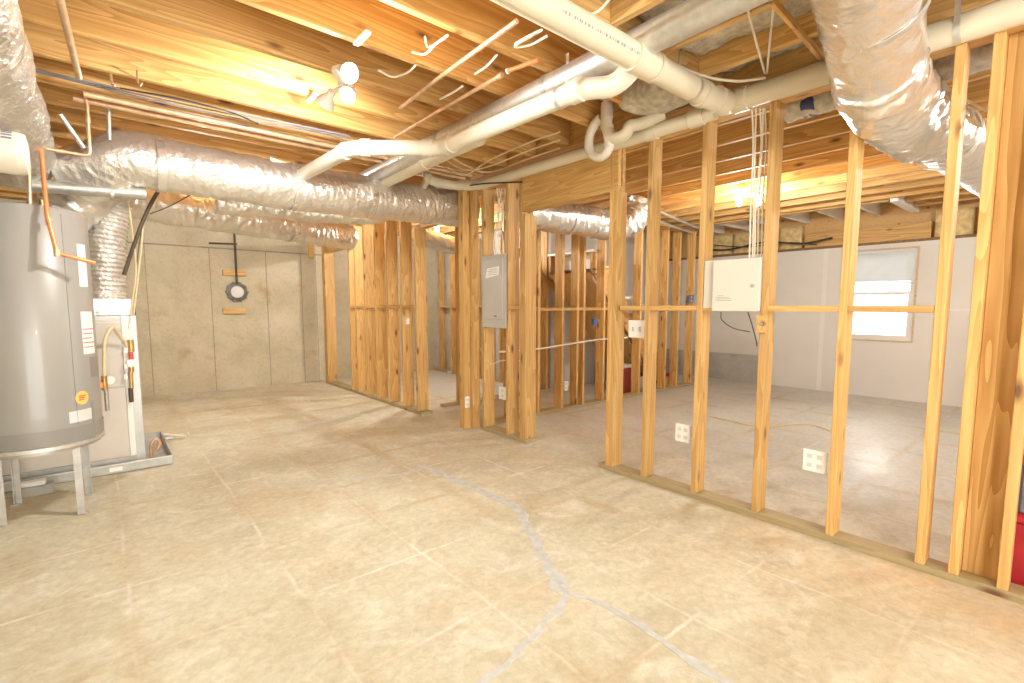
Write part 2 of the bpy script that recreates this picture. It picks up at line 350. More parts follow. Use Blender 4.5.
# ================================================================== THE SETTING
ZL, ZR = 2.62, 2.56                                       # undersides of the two sets of joists
XF, XB = 3.0, 3.115                                      # front and back of the long stud line
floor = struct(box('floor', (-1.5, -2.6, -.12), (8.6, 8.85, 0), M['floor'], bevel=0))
def ribbon(name, pts, mat, w=.03, z=.0012):
    pts = spline([V((p.x, p.y, 0)) for p in pts], 10); bm = bmesh.new(); L_ = []; R_ = []
    for i, p in enumerate(pts):
        t = (pts[min(i+1, len(pts)-1)]-pts[max(i-1, 0)]).normalized(); nrm = V((-t.y, t.x, 0))
        k = w*(.65+.9*abs(noise.noise(p*6.0))+.35*noise.noise(p*23.0)); j = noise.noise(p*11.0+V((5, 0, 0)))*w*.35
        a = p+nrm*(k/2+j); b = p-nrm*(k/2-j)
        L_.append((bm.verts.new((a.x, a.y, -.001)), bm.verts.new((a.x, a.y, z)))); R_.append((bm.verts.new((b.x, b.y, -.001)), bm.verts.new((b.x, b.y, z))))
    for i in range(len(pts)-1):
        bm.faces.new((L_[i][1], L_[i+1][1], R_[i+1][1], R_[i][1])); bm.faces.new((L_[i][0], L_[i+1][0], L_[i+1][1], L_[i][1])); bm.faces.new((R_[i][1], R_[i+1][1], R_[i+1][0], R_[i][0]))
    return obj(name, bm, mat, floor)
G = lambda *a: [onz(x, y) for x, y in a]
ribbon('crack_filler', G((420, 465), (445, 475), (478, 490), (515, 507), (528, 528), (545, 562), (566, 594)), M['patch'], .075)
ribbon('crack_filler', G((567, 586), (562, 602), (545, 622), (520, 650), (488, 680), (460, 705)), M['patch'], .036, .0016)
ribbon('crack_filler', G((556, 586), (575, 595), (600, 603), (640, 626), (690, 660), (740, 690), (765, 705)), M['patch'], .036, .002)
ribbon('crack_filler', G((300, 487), (330, 480), (365, 477), (410, 473), (425, 466)), M['patch'], .03, .001)
ribbon('crack_filler', G((150, 442), (200, 437), (290, 430), (330, 420), (375, 410)), M['patch'], .035, .001)

wb = struct(box('wall_back', (-1.5, 8.6, 0), (8.6, 8.85, 2.9), M['concrete'], bevel=0))
box('pour_line', (-1.5, 8.592, 2.165), (3.2, 8.601, 2.185), M['seam'], wb, 0)
for x in (.52, 1.30, 2.08, 2.62, 2.86):
    box('form_seam', (x-.004, 8.594, 0), (x+.004, 8.6005, 2.165), M['seam'], wb, 0)
box('sill_plate', (-1.5, 8.55, 2.6), (3.2, 8.6, 2.64), M['oldwood'], wb)
box('beam_pocket_post', (2.74, 8.53, 2.11), (2.82, 8.6, 2.62), M['stud'], wb)
struct(box('wall_left', (-1.5, -2.6, 0), (-1.3, 8.6, 2.9), M['concrete'], bevel=0))

struct(box('wall_sky_block', (1.9, -2.8, 0), (8.6, -2.6, 2.9), M['drywall'], bevel=0))  # unseen partial wall, added to hold sky light off the stud sides
# the window wall: drywall on framing, bare concrete low in the corner, insulation above
wr = struct(obj('wall_right', bmesh.new(), M['drywall']))
def wallbox(bm, y0, y1, z0, z1, x0=8.4, x1=8.6): add_box(bm, (x0, y0, z0), (x1, y1, z1))
bm = bmesh.new(); WY0, WY1, WZ0, WZ1 = 1.50, 2.33, .80, 2.10
for (a, b, c, d) in ((-2.6, WY0, 0, 2.16), (WY1, 3.47, 0, 2.16), (WY0, WY1, 0, WZ0), (WY0, WY1, WZ1, 2.16), (3.47, 5.36, .47, 2.16)): wallbox(bm, a, b, c, d)
bm.to_mesh(wr.data); bm.free()
box('bare_concrete', (8.37, 3.47, 0), (8.6, 5.35, .468), M['concrete_grey'], wr, 0)
for y in (2.60, 1.18): box('drywall_joint', (8.3985, y-.03, 0), (8.4005, y+.03, 2.16), M['mud'], wr, 0)
box('drywall_joint', (8.3985, -2, 1.235), (8.4005, WY0-.05, 1.265), M['mud'], wr, 0)
box('drywall_joint', (8.3985, 2.615, 1.235), (8.4005, 5, 1.265), M['mud'], wr, 0)
box('rim_board', (8.5, -2.6, 2.16), (8.6, 8.6, 2.9), M['deck'], wr, 0)
box('sill_plate', (8.4, -2.6, 2.16), (8.5, 5.3, 2.2), M['oldwood'], wr)
for y0, y1 in ((2.95, 3.28), (3.3, 3.66), (3.69, 4.02), (4.05, 4.4), (.55, .95), (.1, .5), (1.0, 1.36)):
    bm = bmesh.new(); bmesh.ops.create_cube(bm, size=1); bmesh.ops.subdivide_edges(bm, edges=bm.edges[:], cuts=5, use_grid_fill=True)
    for v in bm.verts:
        v.co = V((8.46+v.co.x*.1, (y0+y1)/2+v.co.y*(y1-y0), 2.37+v.co.z*.34)); v.co.x += noise.noise(v.co*9)*.03 - .02*(abs(v.co.x-8.41) < .01)
    stuff(obj('insulation_batt', bm, M['batt_yellow'], wr, True))
board('header_board', (8.43, 1.40, 2.30), (8.43, 2.9, 2.30), .22, .06, M['joist'], wr)

# window
wn = struct(thing('window_1', 'window', 'window', (8.4, 1.915, WZ0))); del wn['label'], wn['category']
def frame_yz(name, x0, x1, y0, y1, z0, z1, w, mat, parent):
    bm = bmesh.new()
    add_box(bm, (x0, y0, z0), (x1, y0+w, z1)); add_box(bm, (x0, y1-w, z0), (x1, y1, z1)); add_box(bm, (x0, y0+w, z0), (x1, y1-w, z0+w)); add_box(bm, (x0, y0+w, z1-w), (x1, y1-w, z1))
    return obj(name, bm, mat, parent)
frame_yz('window_trim', 8.385, 8.45, WY0, WY1, WZ0, WZ1, .022, M['trimwood'], wn)
frame_yz('window_frame', 8.41, 8.50, WY0+.022, WY1-.022, WZ0+.022, WZ1-.022, .03, M['frame'], wn)
ls = frame_yz('lower_sash', 8.43, 8.465, WY0+.052, WY1-.052, WZ0+.052, 1.50, .042, M['frame'], wn)
us = frame_yz('upper_sash', 8.466, 8.498, WY0+.052, WY1-.052, 1.46, WZ1-.052, .035, M['frame'], wn)
box('pane', (8.446, WY0+.09, WZ0+.09), (8.45, WY1-.09, 1.46), M['glass'], ls, 0)
box('pane', (8.48, WY0+.085, 1.49), (8.484, WY1-.085, WZ1-.085), M['glass'], us, 0)
bl = thing('window_blind', 'grey slatted blind lowered over the top of the window', 'blind', (8.425, 1.915, 2.05))
box('head_rail', (8.40, WY0+.03, 2.045), (8.428, WY1-.03, 2.076), M['blind'], bl)
box('bottom_rail', (8.404, WY0+.035, 1.605), (8.424, WY1-.035, 1.628), M['steel'], bl)
bm = bmesh.new()
for i in range(24):
    z = 1.64+i*.0168
    vs = [bm.verts.new(p) for p in ((8.410, WY0+.035, z-.002), (8.417, WY0+.035, z+.0165), (8.417, WY1-.035, z+.0165), (8.410, WY1-.035, z-.002))]; bm.faces.new(vs)
    vs2 = [bm.verts.new(v.co+V((0, 0, .0012))) for v in vs]; bm.faces.new(vs2[::-1])
obj('slats', bm, M['blind'], bl)
for y in (WY0+.12, WY1-.12): tube('lift_cord', [(8.402, y, 2.05), (8.402, y, 1.62)], .0012, M['cable'], bl, seg=6)

# ceiling: deck, joists, batts
ce = struct(box('ceiling', (-1.5, -2.8, 2.90), (8.6, 8.85, 2.95), M['deck'], bevel=0))
def joist(p0, p1, w=.28, t=.04, mat='joist'): return board('joist', p0, p1, w, t, M[mat], ce)
YJ = [1.66+.403*k for k in range(18)]
for y in YJ:
    joist((-1.3, y, ZL+.14), (3.03, y, ZL+.14))
board('trimmer_joist', (-1.3, 1.57, ZL+.14), (3.03, 1.57, ZL+.14), .28, .04, M['joist'], ce)
XJ = [3.42+.42*k for k in range(12)]
for i, x in enumerate(XJ):
    joist((x, -2.6 if x < 7.15 else -2.6, ZR+.15), (x, 4.85 if x < 7.4 else 1.53, ZR+.15), .28)
board('girder', (3.10, -2.6, ZL+.13), (3.10, 8.6, ZL+.13), .26, .09, M['stud'], ce)
for x in XJ[:10]: joist((x, 4.9, ZR+.15), (x, 8.6, ZR+.15))
board('header_joist', (7.36, 1.64, ZR+.13), (7.36, 4.85, ZR+.13), .26, .05, M['stud'], ce)
board('double_joist', (7.3, 1.58, ZR+.08), (8.4, 1.58, ZR+.08), .2, .08, M['white'], ce)
for y in (2.0, 2.45, 2.9, 3.35, 3.8, 4.25): board('cantilever_joist', (7.38, y, ZR+.12), (8.5, y, ZR+.12), .22, .04, M['white'], ce)
for y0, y1 in zip((1.62, 2.02, 2.47, 2.92, 3.37, 3.82), (1.98, 2.43, 2.88, 3.33, 3.78, 4.23)):
    bm = bmesh.new(); bmesh.ops.create_grid(bm, x_segments=10, y_segments=6, size=.5)
    for v in bm.verts: v.co = V((7.95+v.co.x*1.1, (y0+y1)/2+v.co.y*(y1-y0), ZR+.17)); v.co.z += noise.noise(v.co*7)*.05
    r_ = bmesh.ops.extrude_face_region(bm, geom=bm.faces[:]); [setattr(v.co, 'z', 2.88) for v in r_['geom'] if isinstance(v, bmesh.types.BMVert)]
    stuff(obj('insulation_batt', bm, M['batt_yellow'], ce, True))
# near bay: joists the other way, grey batts between
XN = [1.50, 1.78, 2.10, 2.42, 2.74]
XN = [-.9+.405*k for k in range(10)]
for x in XN: board('joist', (x, -2.6, ZL+.14), (x, 1.55, ZL+.14), .28, .04, M['joist'], ce)
for x in XN[:-1] + [XN[-1]-.02]:
    x0, x1 = x+.022, min(x+.383, 3.05)
    if x1-x0 < .1: continue
    bm = bmesh.new(); bmesh.ops.create_grid(bm, x_segments=10, y_segments=90, size=.5)
    for v in bm.verts:
        a = v.co.x; v.co = V(((x0+x1)/2+v.co.x*(x1-x0), -.5+v.co.y*4.05, 2.735)); v.co.z += -.03*math.cos(a*math.pi)+noise.noise(v.co*5)*.03+noise.noise(v.co*17)*.016
    r_ = bmesh.ops.extrude_face_region(bm, geom=bm.faces[:]); [setattr(v.co, 'z', 2.88) for v in r_['geom'] if isinstance(v, bmesh.types.BMVert)]
    stuff(obj('insulation_batt', bm, M['batt'], ce, True))
board('bridging_strip', onz(772, 0, 2.615), onz(824, 60, 2.615), .035, .02, M['joist'], ce)
board('hanger_board', onx(664, 35, 2.45), onx(670, 80, 2.45), .09, .02, M['steel'], ce, wdir=(1, 0, 0))

# ================================================================== STUD WALLS
def stud(parent, x, y, z0=.038, z1=2.47, along='y', mat='stud', name='stud', d=.115, t=.038):
    """front near corner given; wall running along y (front face looks -x) or along x (front face looks -y)"""
    if along == 'y': return board(name, (x+d/2, y-t/2, z0), (x+d/2, y-t/2, z1), d, t, M[mat], parent, wdir=(1, 0, 0))
    return board(name, (x-t/2, y+d/2, z0), (x-t/2, y+d/2, z1), d, t, M[mat], parent, wdir=(0, 1, 0))
# the long right wall
sw = thing('stud_wall', 'long open stud wall across the right, with a row of blocking halfway up', 'stud wall', (XF, 1.2, 0))
board('sole_plate', (XF+.0575, -1.2, .019), (XF+.0575, 2.47, .019), .115, .038, M['plate'], sw, wdir=(1, 0, 0))
for z in (2.489, 2.527): board('top_plate', (XF+.0575, -1.2, z), (XF+.0575, 4.3, z), .115, .037, M['stud'], sw, wdir=(1, 0, 0))
ys = [2.065, 1.663, 1.258, .855, .466]
stud(sw, XF, 2.40); stud(sw, XF, 2.361, z1=2.16)
for y in ys: stud(sw, XF, y)
stud(sw, XF, .342); stud(sw, XF, .178)
board('backing_board', (XB-.016, .241, .038), (XB-.016, .241, 2.47), .125, .03, M['joist'], sw, wdir=(0, 1, 0))
for y in (-.23, -.63): stud(sw, XF, y)
nog = [2.323]+ys+[.342]
for a, b in zip(nog[:-2], nog[1:-1]): board('blocking', (XF+.045, b+.001, 1.285), (XF+.045, a-.039, 1.285), .087, .034, M['stud'], sw, wdir=(1, 0, 0))
# door header between the long wall and the panel wall
board('door_header', (XF+.019, 2.323, 2.34), (XF+.019, 3.40, 2.34), .286, .038, M['stud'], sw)
board('door_header', (XF+.07, 2.323, 2.34), (XF+.07, 3.40, 2.34), .286, .038, M['stud'], sw)
board('header_plate', (XF+.044, 2.323, 2.178), (XF+.044, 3.40, 2.178), .089, .036, M['stud'], sw, wdir=(1, 0, 0))

# the short wall that carries the breaker panel
pw = thing('stud_wall', 'short stud wall holding the grey breaker panel, left of the doorway', 'stud wall', (XF, 3.8, 0))
board('sole_plate', (XF+.07, 3.34, .019), (XF+.07, 4.06, .019), .14, .038, M['plate'], pw, wdir=(1, 0, 0))
for y in (4.03, 3.64, 3.436, 3.397): stud(pw, XF, y, z1=2.47 if y != 3.397 else 2.135, d=.14)
board('blocking', (XF+.044, 3.437, 1.282), (XF+.044, 3.60, 1.282), .087, .036, M['stud'], pw, wdir=(1, 0, 0))
# corner post of several studs
cp = thing('corner_post', 'thick corner post of nailed-together studs just left of the breaker panel', 'post', (2.98, 4.2, 0))
for (x0, x1, y0, y1, m_) in ((2.875, 2.913, 4.17, 4.259, 'stud'), (2.914, 2.952, 4.17, 4.259, 'stud'), (2.953, 3.042, 4.13, 4.168, 'stud'), (3.00, 3.038, 4.17, 4.259, 'joist')):
    if x1-x0 > .05: board('stud', ((x0+x1)/2, (y0+y1)/2, .0), ((x0+x1)/2, (y0+y1)/2, 2.58), x1-x0, y1-y0, M[m_], cp, wdir=(1, 0, 0))
    else: board('stud', ((x0+x1)/2, (y0+y1)/2, .0), ((x0+x1)/2, (y0+y1)/2, 2.58), y1-y0, x1-x0, M[m_], cp, wdir=(0, 1, 0))

# the partition further back on the left
pa = thing('stud_wall', 'farther stud partition under the foil duct, standing on its own sole plate', 'stud wall', (3.0, 6.1, 0))
board('sole_plate', (2.925, 5.03, .019), (2.925, 8.1, .019), .15, .038, M['plate'], pa, wdir=(1, 0, 0))
py = [5.16, 5.51, 5.89, 6.25, 6.61, 6.93, 7.15]
for y in py: stud(pa, 2.85, y, z1=2.45 if y > 5.2 else 2.2, d=.15)
for a, b in zip(py[:-1], py[1:]):
    if b-a > .2: board('blocking', (2.89, a+.001, 1.29), (2.89, b-.039, 1.29), .087, .036, M['stud'], pa, wdir=(1, 0, 0))
board('top_plate', (2.925, 5.0, 2.47), (2.925, 8.1, 2.47), .15, .037, M['stud'], pa, wdir=(1, 0, 0))
board('door_header', (2.96, 4.27, 2.33), (2.96, 5.11, 2.33), .24, .085, M['stud'], pa)
board('door_header', (2.94, 7.22, 2.26), (2.94, 8.12, 2.26), .16, .085, M['joist'], pa)
po = thing('post', 'lone squared timber post at the corner of the back concrete wall', 'post', (2.98, 8.2, 0))
board('stud', (2.93, 8.22, .0), (2.93, 8.22, 2.45), .16, .06, M['stud'], po, wdir=(1, 0, 0)); board('stud', (2.93, 8.16, .0), (2.93, 8.16, 2.18), .16, .05, M['stud'], po, wdir=(1, 0, 0))

# middle wall, running away to the right
mw = thing('stud_wall', 'stud wall running away to the right in front of the stairs', 'stud wall', (5.2, 4.13, 0))
board('sole_plate', (3.17, 4.195, .019), (7.42, 4.195, .019), .13, .038, M['plate'], mw, wdir=(0, 1, 0))
board('top_plate', (3.17, 4.195, 2.5), (7.42, 4.195, 2.5), .13, .038, M['stud'], mw, wdir=(0, 1, 0))
xs = [3.52, 3.93, 4.33, 4.72, 5.12, 5.53, 5.93, 6.27, 6.6, 6.94, 7.36]
for x in xs: stud(mw, x, 4.13, along='x', mat='joist', z1=2.48, d=.13)
stud(mw, 4.60, 4.13, along='x', mat='stud', z1=2.48)
for a, b in zip(xs[:-1], xs[1:]): board('blocking', (a+.001, 4.174, 1.262), (b-.039, 4.174, 1.262), .087, .036, M['stud'], mw, wdir=(0, 1, 0))
# second wall behind it
w2 = thing('stud_wall', 'dark stud wall seen farthest back through the doorway', 'stud wall', (4.3, 5.25, 0))
board('sole_plate', (3.3, 5.3, .019), (5.24, 5.3, .019), .089, .038, M['plate'], w2, wdir=(0, 1, 0))
for x in (3.6, 4.4, 5.0, 5.16): stud(w2, x, 5.25, along='x', mat='joist', z1=2.5)
board('brace', (4.2, 5.24, 2.3), (5.3, 5.24, 1.55), .089, .036, M['stud'], w2, wdir=(0, 0, 1))
# drywall back of the stair, and the far side wall
ws = struct(box('wall_stair', (5.26, 5.36, 0), (8.6, 5.44, 2.9), M['drywall'], bevel=0))
w3 = thing('stud_wall', 'distant stud wall against concrete, beyond the far partition', 'stud wall', (5.6, 7, 0))
for y in (6.4, 6.7, 7.1, 7.5, 7.9, 8.3): stud(w3, 5.12, y, z0=.038, z1=2.5)
board('sole_plate', (5.165, 6.3, .019), (5.165, 8.55, .019), .089, .038, M['plate'], w3, wdir=(1, 0, 0))
for y in (6.7, 7.1, 7.5, 7.9): board('blocking', (5.165, y+.001, 1.29), (5.165, y+.361, 1.29), .087, .036, M['stud'], w3, wdir=(1, 0, 0))
struct(box('wall_side', (5.26, 5.3, 0), (5.4, 8.6, 2.9), M['concrete_grey'], bevel=0))

# stairs
st = thing('staircase', 'enclosed staircase with white risers behind the middle stud wall', 'staircase', (6, 4.7, 0))
n_ = 10; rise, run = .205, .20; xs0 = 7.05
bms = []
for y0, y1 in ((4.31, 4.345), (5.10, 5.135)):
    bm = bmesh.new(); pts = [(xs0, 0)]
    for i in range(n_): pts += [(xs0-run*i, rise*(i+1)-.03), (xs0-run*(i+1), rise*(i+1)-.03)]
    pts += [(xs0-run*n_, rise*n_-.28), (xs0-.30, 0)]
    A = [bm.verts.new((x, y0, z)) for x, z in pts]; B = [bm.verts.new((x, y1, z)) for x, z in pts]
    bm.faces.new(A); bm.faces.new(B[::-1])
    for i in range(len(pts)): j = (i+1) % len(pts); bm.faces.new((A[i], A[j], B[j], B[i]))
    obj('stringer', bm, M['deck'], st)
board('soffit', (xs0-.33, 4.72, -.02), (xs0-run*n_-.02, 4.72, rise*n_-.30), .75, .02, M['deck'], st, wdir=(0, 1, 0))
for i in range(n_):
    box('riser', (xs0-run*i-.016, 4.31, rise*i), (xs0-run*i, 5.14, rise*(i+1)-.03), M['white'], st)
    box('tread', (xs0-run*(i+1)-.016, 4.28, rise*(i+1)-.03), (xs0-run*i+.02, 5.15, rise*(i+1)), M['white'] if i > 1 else M['maroon'], st)
def crate(name, lo, hi, mat, lid, label, cat):
    t = thing(name, label, cat, ((lo[0]+hi[0])/2, (lo[1]+hi[1])/2, lo[2])); lo, hi = V(lo), V(hi)
    box('body', lo, (hi.x, hi.y, hi.z-.04), M[mat], t, .01); box('lid', (lo.x-.008, lo.y-.008, hi.z-.04), (hi.x+.008, hi.y+.008, hi.z), M[lid], t, .008); return t
crate('storage_box', (5.86, 4.36, 0), (6.12, 4.62, .42), 'maroon', 'white', 'dark red storage box with white lid under the stairs', 'box')
crate('carton', (6.30, 4.40, 0), (6.48, 4.62, .25), 'white', 'maroon', 'small white carton with dark lid behind the middle stud wall', 'box')
crate('tote', (3.18, -.2, 0), (3.6, .155, .34), 'red', 'red', 'red tote on the floor behind the last stud at right edge', 'box')
crate('tote', (3.2, -.18, .342), (3.57, .145, .62), 'slate', 'red', 'dark tote with red lid stacked at right edge behind the last stud', 'box')

# ================================================================== WATER HEATER AND FURNACE
TC = V((-.335, 4.2, 0)); TR = .305
wh = thing('water_heater', 'tall grey cylindrical water heater raised on a steel stand at left', 'water heater', (TC.x, TC.y, .44))
lathe('tank_jacket', [(TR-.012, .462), (TR, .474), (TR, 1.86), (TR-.01, 1.875), (TR-.05, 1.885)], TC, M['tank'], wh, 72)
lathe('bottom_band', [(TR+.001, .48), (TR+.004, .48), (TR+.004, .565), (TR+.001, .565)], TC, M['tank_dark'], wh, 72, capped=False)
lathe('bottom_rim', [(TR-.02, .447), (TR+.008, .447), (TR+.008, .468), (TR, .472)], TC, M['galv'], wh, 72)
def on_tank(ang, z, off=.0012): return TC+V((math.cos(ang), math.sin(ang), 0))*(TR+off)+V((0, 0, z))
def tank_label(name, a0, a1, z0, z1, mat, parent=wh, off=.002, n=8):
    bm = bmesh.new(); vs = []
    for i in range(n+1):
        a = a0+(a1-a0)*i/n; vs.append([bm.verts.new(on_tank(a, z, o)) for z, o in ((z0, off), (z1, off), (z1, off-.0019), (z0, off-.0019))])
    for A, B in zip(vs, vs[1:]):
        for k in range(4): bm.faces.new((A[k], A[(k+1) % 4], B[(k+1) % 4], B[k]))
    bm.faces.new(vs[0]); bm.faces.new(vs[-1][::-1]); return obj(name, bm, mat, parent)
D = math.radians
def lines_of_print(parent, a0, a1, z0, z1, n, mat, off=.0032):
    for i in range(n):
        z = z1-(i+.5)*(z1-z0)/n; tank_label('print_line', a0+.01, a1-.01-(.12*((i*7) % 3))*(a1-a0), z-.003, z+.003, mat, parent, off, 4)
lb = tank_label('warning_label', D(-38), D(-18), 1.0, 1.265, M['label']); lines_of_print(lb, D(-38), D(-18), 1.03, 1.17, 5, M['ink_red'])
lb = tank_label('warning_label', D(-36), D(-22), 1.42, 1.68, M['label'])
tank_label('spec_label', D(-60), D(-34), .59, .66, M['label_grey'])
bm = bmesh.new(); ca, cz = D(-45), .735
vs = []
for k in range(28):
    a = 2*math.pi*k/28; vs.append(on_tank(ca+math.cos(a)*.042/TR, cz+math.sin(a)*.042, .0036))
bm.faces.new([bm.verts.new(v) for v in vs]); od = obj('round_sticker', bm, M['orange_label'], wh)
lines_of_print(od, ca-.08, ca+.08, cz-.018, cz+.018, 3, M['ink_red'], .0045)
tank_label('access_panel', D(-34), D(-30), .56, .70, M['tank_dark'])
tank_label('jacket_seam', D(-52), D(-51.5), .57, 1.84, M['tank_dark'], n=1)
tank_label('access_panel', D(-30), D(-10), .85, .98, M['tank_dark'])
for dx, dy in ((-.1, 0), (.1, 0)): lathe('pipe_nipple', [(.014, 1.87), (.014, 1.95)], TC+V((dx, dy, 0)), M['brass'], wh, 14)
std = thing('water_heater_stand', 'low steel stand with angle legs under the grey water heater', 'stand', (TC.x, TC.y, 0))
lathe('top_ring', [(.26, .425), (.29, .425), (.29, .446), (.26, .446)], TC, M['steel'], std, 60, capped=False)
lathe('top_sheet', [(.27, .435), (.27, .444)], TC, M['steel'], std, 60)
for px, pyy in ((0, 526), (85, 513), (92, 494), (15, 505)):
    p = onz(px, pyy); d = (TC-p); d.z = 0; d.normalize()
    bm = bmesh.new(); add_box(bm, (p.x-.003, p.y-.017, 0), (p.x+.003, p.y+.017, .43)); add_box(bm, (p.x+(.003 if d.x > 0 else -.033), p.y-.017*(1 if d.y > 0 else -1)-.003, 0), (p.x+(.033 if d.x > 0 else -.003), p.y-.017*(1 if d.y > 0 else -1)+.003, .43))
    obj('leg', bm, M['steel'], std); box('foot', (p.x-.02, p.y-.02, 0), (p.x+.02, p.y+.02, .006), M['steel'], std, 0)
box_ = thing('brick', 'pale concrete brick on the floor behind the water heater stand', 'brick', (-.42, 4.62, 0)); box('block', (-.52, 4.56, 0), (-.32, 4.66, .07), M['concrete_grey'], box_, .008)
box('block', (-.5, 4.57, .0705), (-.36, 4.65, .1), M['mud'], box_, .006)

pan = thing('drain_pan', 'shallow grey metal drain pan under the furnace', 'drain pan', (-.1, 5.2, 0))
bm = bmesh.new(); x0, x1, y0, y1 = -.75, .385, 4.80, 5.80
for a, b in (((x0, y0, 0), (x1, y1, .004)), ((x0, y0, 0), (x1, y0+.006, .072)), ((x0, y1-.006, 0), (x1, y1, .072)), ((x0, y0+.006, 0), (x0+.006, y1-.006, .072)), ((x1-.006, y0+.006, 0), (x1, y1-.006, .072))): add_box(bm, a, b)
obj('tray', bm, M['steel'], pan); frame_bm = bmesh.new(); add_box(frame_bm, (x0-.006, y0-.006, .066), (x1+.006, y0+.004, .075)); add_box(frame_bm, (x1-.004, y0+.004, .066), (x1+.006, y1+.006, .075))
obj('rolled_rim', frame_bm, M['galv'], pan)
box('maker_sticker', (-.02, 4.7935, .02), (.06, 4.7995, .05), M['label'], pan, 0)
tube('drain_fitting', [(.38, 5.6, .04), (.46, 5.58, .04)], .014, M['pvc_white'], pan)
fu = thing('furnace', 'beige upright furnace cabinet standing in the drain pan behind the water heater', 'furnace', (-.15, 5.2, .03))
FX0, FX1, FY0, FY1, FZ0, FZ1 = -.62, .215, 4.90, 5.50, .03, 1.225
box('cabinet', (FX0, FY0, FZ0), (FX1, FY1, FZ1), M['furnace_side'], fu, .004)
box('lower_door', (FX0+.01, FY0-.014, .10), (FX1-.10, FY0, .66), M['furnace'], fu, .004)
box('upper_door', (FX0+.01, FY0-.014, .665), (FX1-.10, FY0, FZ1-.02), M['furnace'], fu, .004)
box('corner_trim', (FX1-.098, FY0-.012, .10), (FX1-.06, FY0, FZ1), M['white'], fu, .003)
box('base_rail', (FX0, FY0-.02, .04), (FX1-.06, FY0, .10), M['steel'], fu, .003)
box('side_slot', (FX1, FY0+.06, .17), (FX1+.002, FY0+.12, .19), M['black'], fu, 0)
for z in (1.16, 1.185, 1.205): box('vent_slot', (-.04, FY0-.016, z-.004), (FX1-.11, FY0-.0135, z+.004), M['steel'], fu, 0)
box('vent_cover', (FX1-.06, FY0-.012, .98), (FX1-.02, FY0-.0, 1.12), M['label'], fu, .002)
bx_ = box('plenum', (FX0+.02, FY0+.02, FZ1), (FX1-.02, FY1, 1.36), M['foil'], fu, .006)
# supply riser: tapered flexible foil
P_ = lambda px, y_, Y: ony(px, y_, Y)
rs = thing('foil_duct', 'vertical ribbed foil duct rising from the furnace beside the water heater', 'duct', P_(108, 316, 5.08))
pts = [P_(109, 322, 5.08), P_(106, 290, 5.08), P_(105, 250, 5.08), P_(109, 220, 5.08), P_(116, 195, 5.06), P_(122, 178, 5.05)]
rad = lambda s: .118+.012*math.sin(min(s, .9)*3.2)
bm = bmesh.new(); pp = resample(spline(pts, 12), .008)
sweep(bm, pp, rad, 44, fn=lambda s, a: .006*math.sin(s*2*math.pi/.036)+noise.noise(V((s*14, math.cos(a)*2, math.sin(a)*2)))*.012+noise.noise(V((s*50, math.cos(a)*6, math.sin(a)*6)))*.005)
obj('flex_sleeve', bm, M['foil_flex'], rs, True)
band('foil_collar', P_(109, 314, 5.08), (0, 0, 1), .127, .05, M['foil_smooth'], rs)

# the big foil main
md = thing('foil_duct', 'big main foil duct running across under the joists from above the furnace', 'duct', (1.4, 4.5, 2.33))
foil_duct('foil_sleeve', [P_(72, 178, 4.72), P_(100, 170, 4.62), P_(130, 160, 4.53), P_(200, 171.5, 4.5), P_(300, 188, 4.5), P_(380, 199, 4.5), P_(470, 210, 4.5)], .19, M['foil'], md, step=.012, seg=56, wr=.0085, lump=.010)
for px, yy in ((160, 165.5), (292, 186.5), (368, 197.5)): band('foil_tape', P_(px, yy, 4.5), X1, .187, .055, M['foil_smooth'], md, .006, 44)
band('strap', P_(290, 186.5, 4.5), X1, .196, .012, M['foil_smooth'], md, .004, 44)
td = thing('foil_duct', 'tapering foil take-off slanting down from the main duct to above the water heater', 'duct', P_(95, 190, 4.85))
foil_duct('foil_sleeve', [P_(124, 160, 4.85), P_(100, 178, 4.86), P_(78, 200, 4.9), P_(50, 222, 4.95)], .175, M['foil'], td, step=.014, wr=.02, ring=.005, ringp=.06, seed=4)
d2 = thing('foil_duct', 'slimmer foil duct below and behind the main duct, near the back wall', 'duct', (1.2, 5.9, 2.2))
q = [P_(112, 199, 5.6), P_(150, 205, 5.6), P_(210, 214, 5.7), P_(330, 242.5, 6.4), P_(362, 250, 6.6)]
q = [onz(110, 196, 2.24), onz(150, 203.5, 2.24), onz(210, 214, 2.22), onz(290, 228, 2.2), onz(350, 238, 2.2)]
foil_duct('foil_sleeve', q, lambda s: .155, M['foil'], d2, step=.016, seg=44, wr=.016, seed=9)
band('foil_tape', q[3], (q[4]-q[3]), .152, .06, M['foil_smooth'], d2, .008)
d3 = thing('foil_duct', 'short foil branch duct tucked between the two long foil ducts', 'duct', (2.2, 5.1, 2.2))
foil_duct('foil_sleeve', [P_(215, 203, 5.2), P_(290, 209, 5.2), P_(330, 213, 5.15), P_(375, 214, 4.95), P_(400, 206, 4.75)], .10, M['foil'], d3, step=.016, seg=36, wr=.015, seed=14)
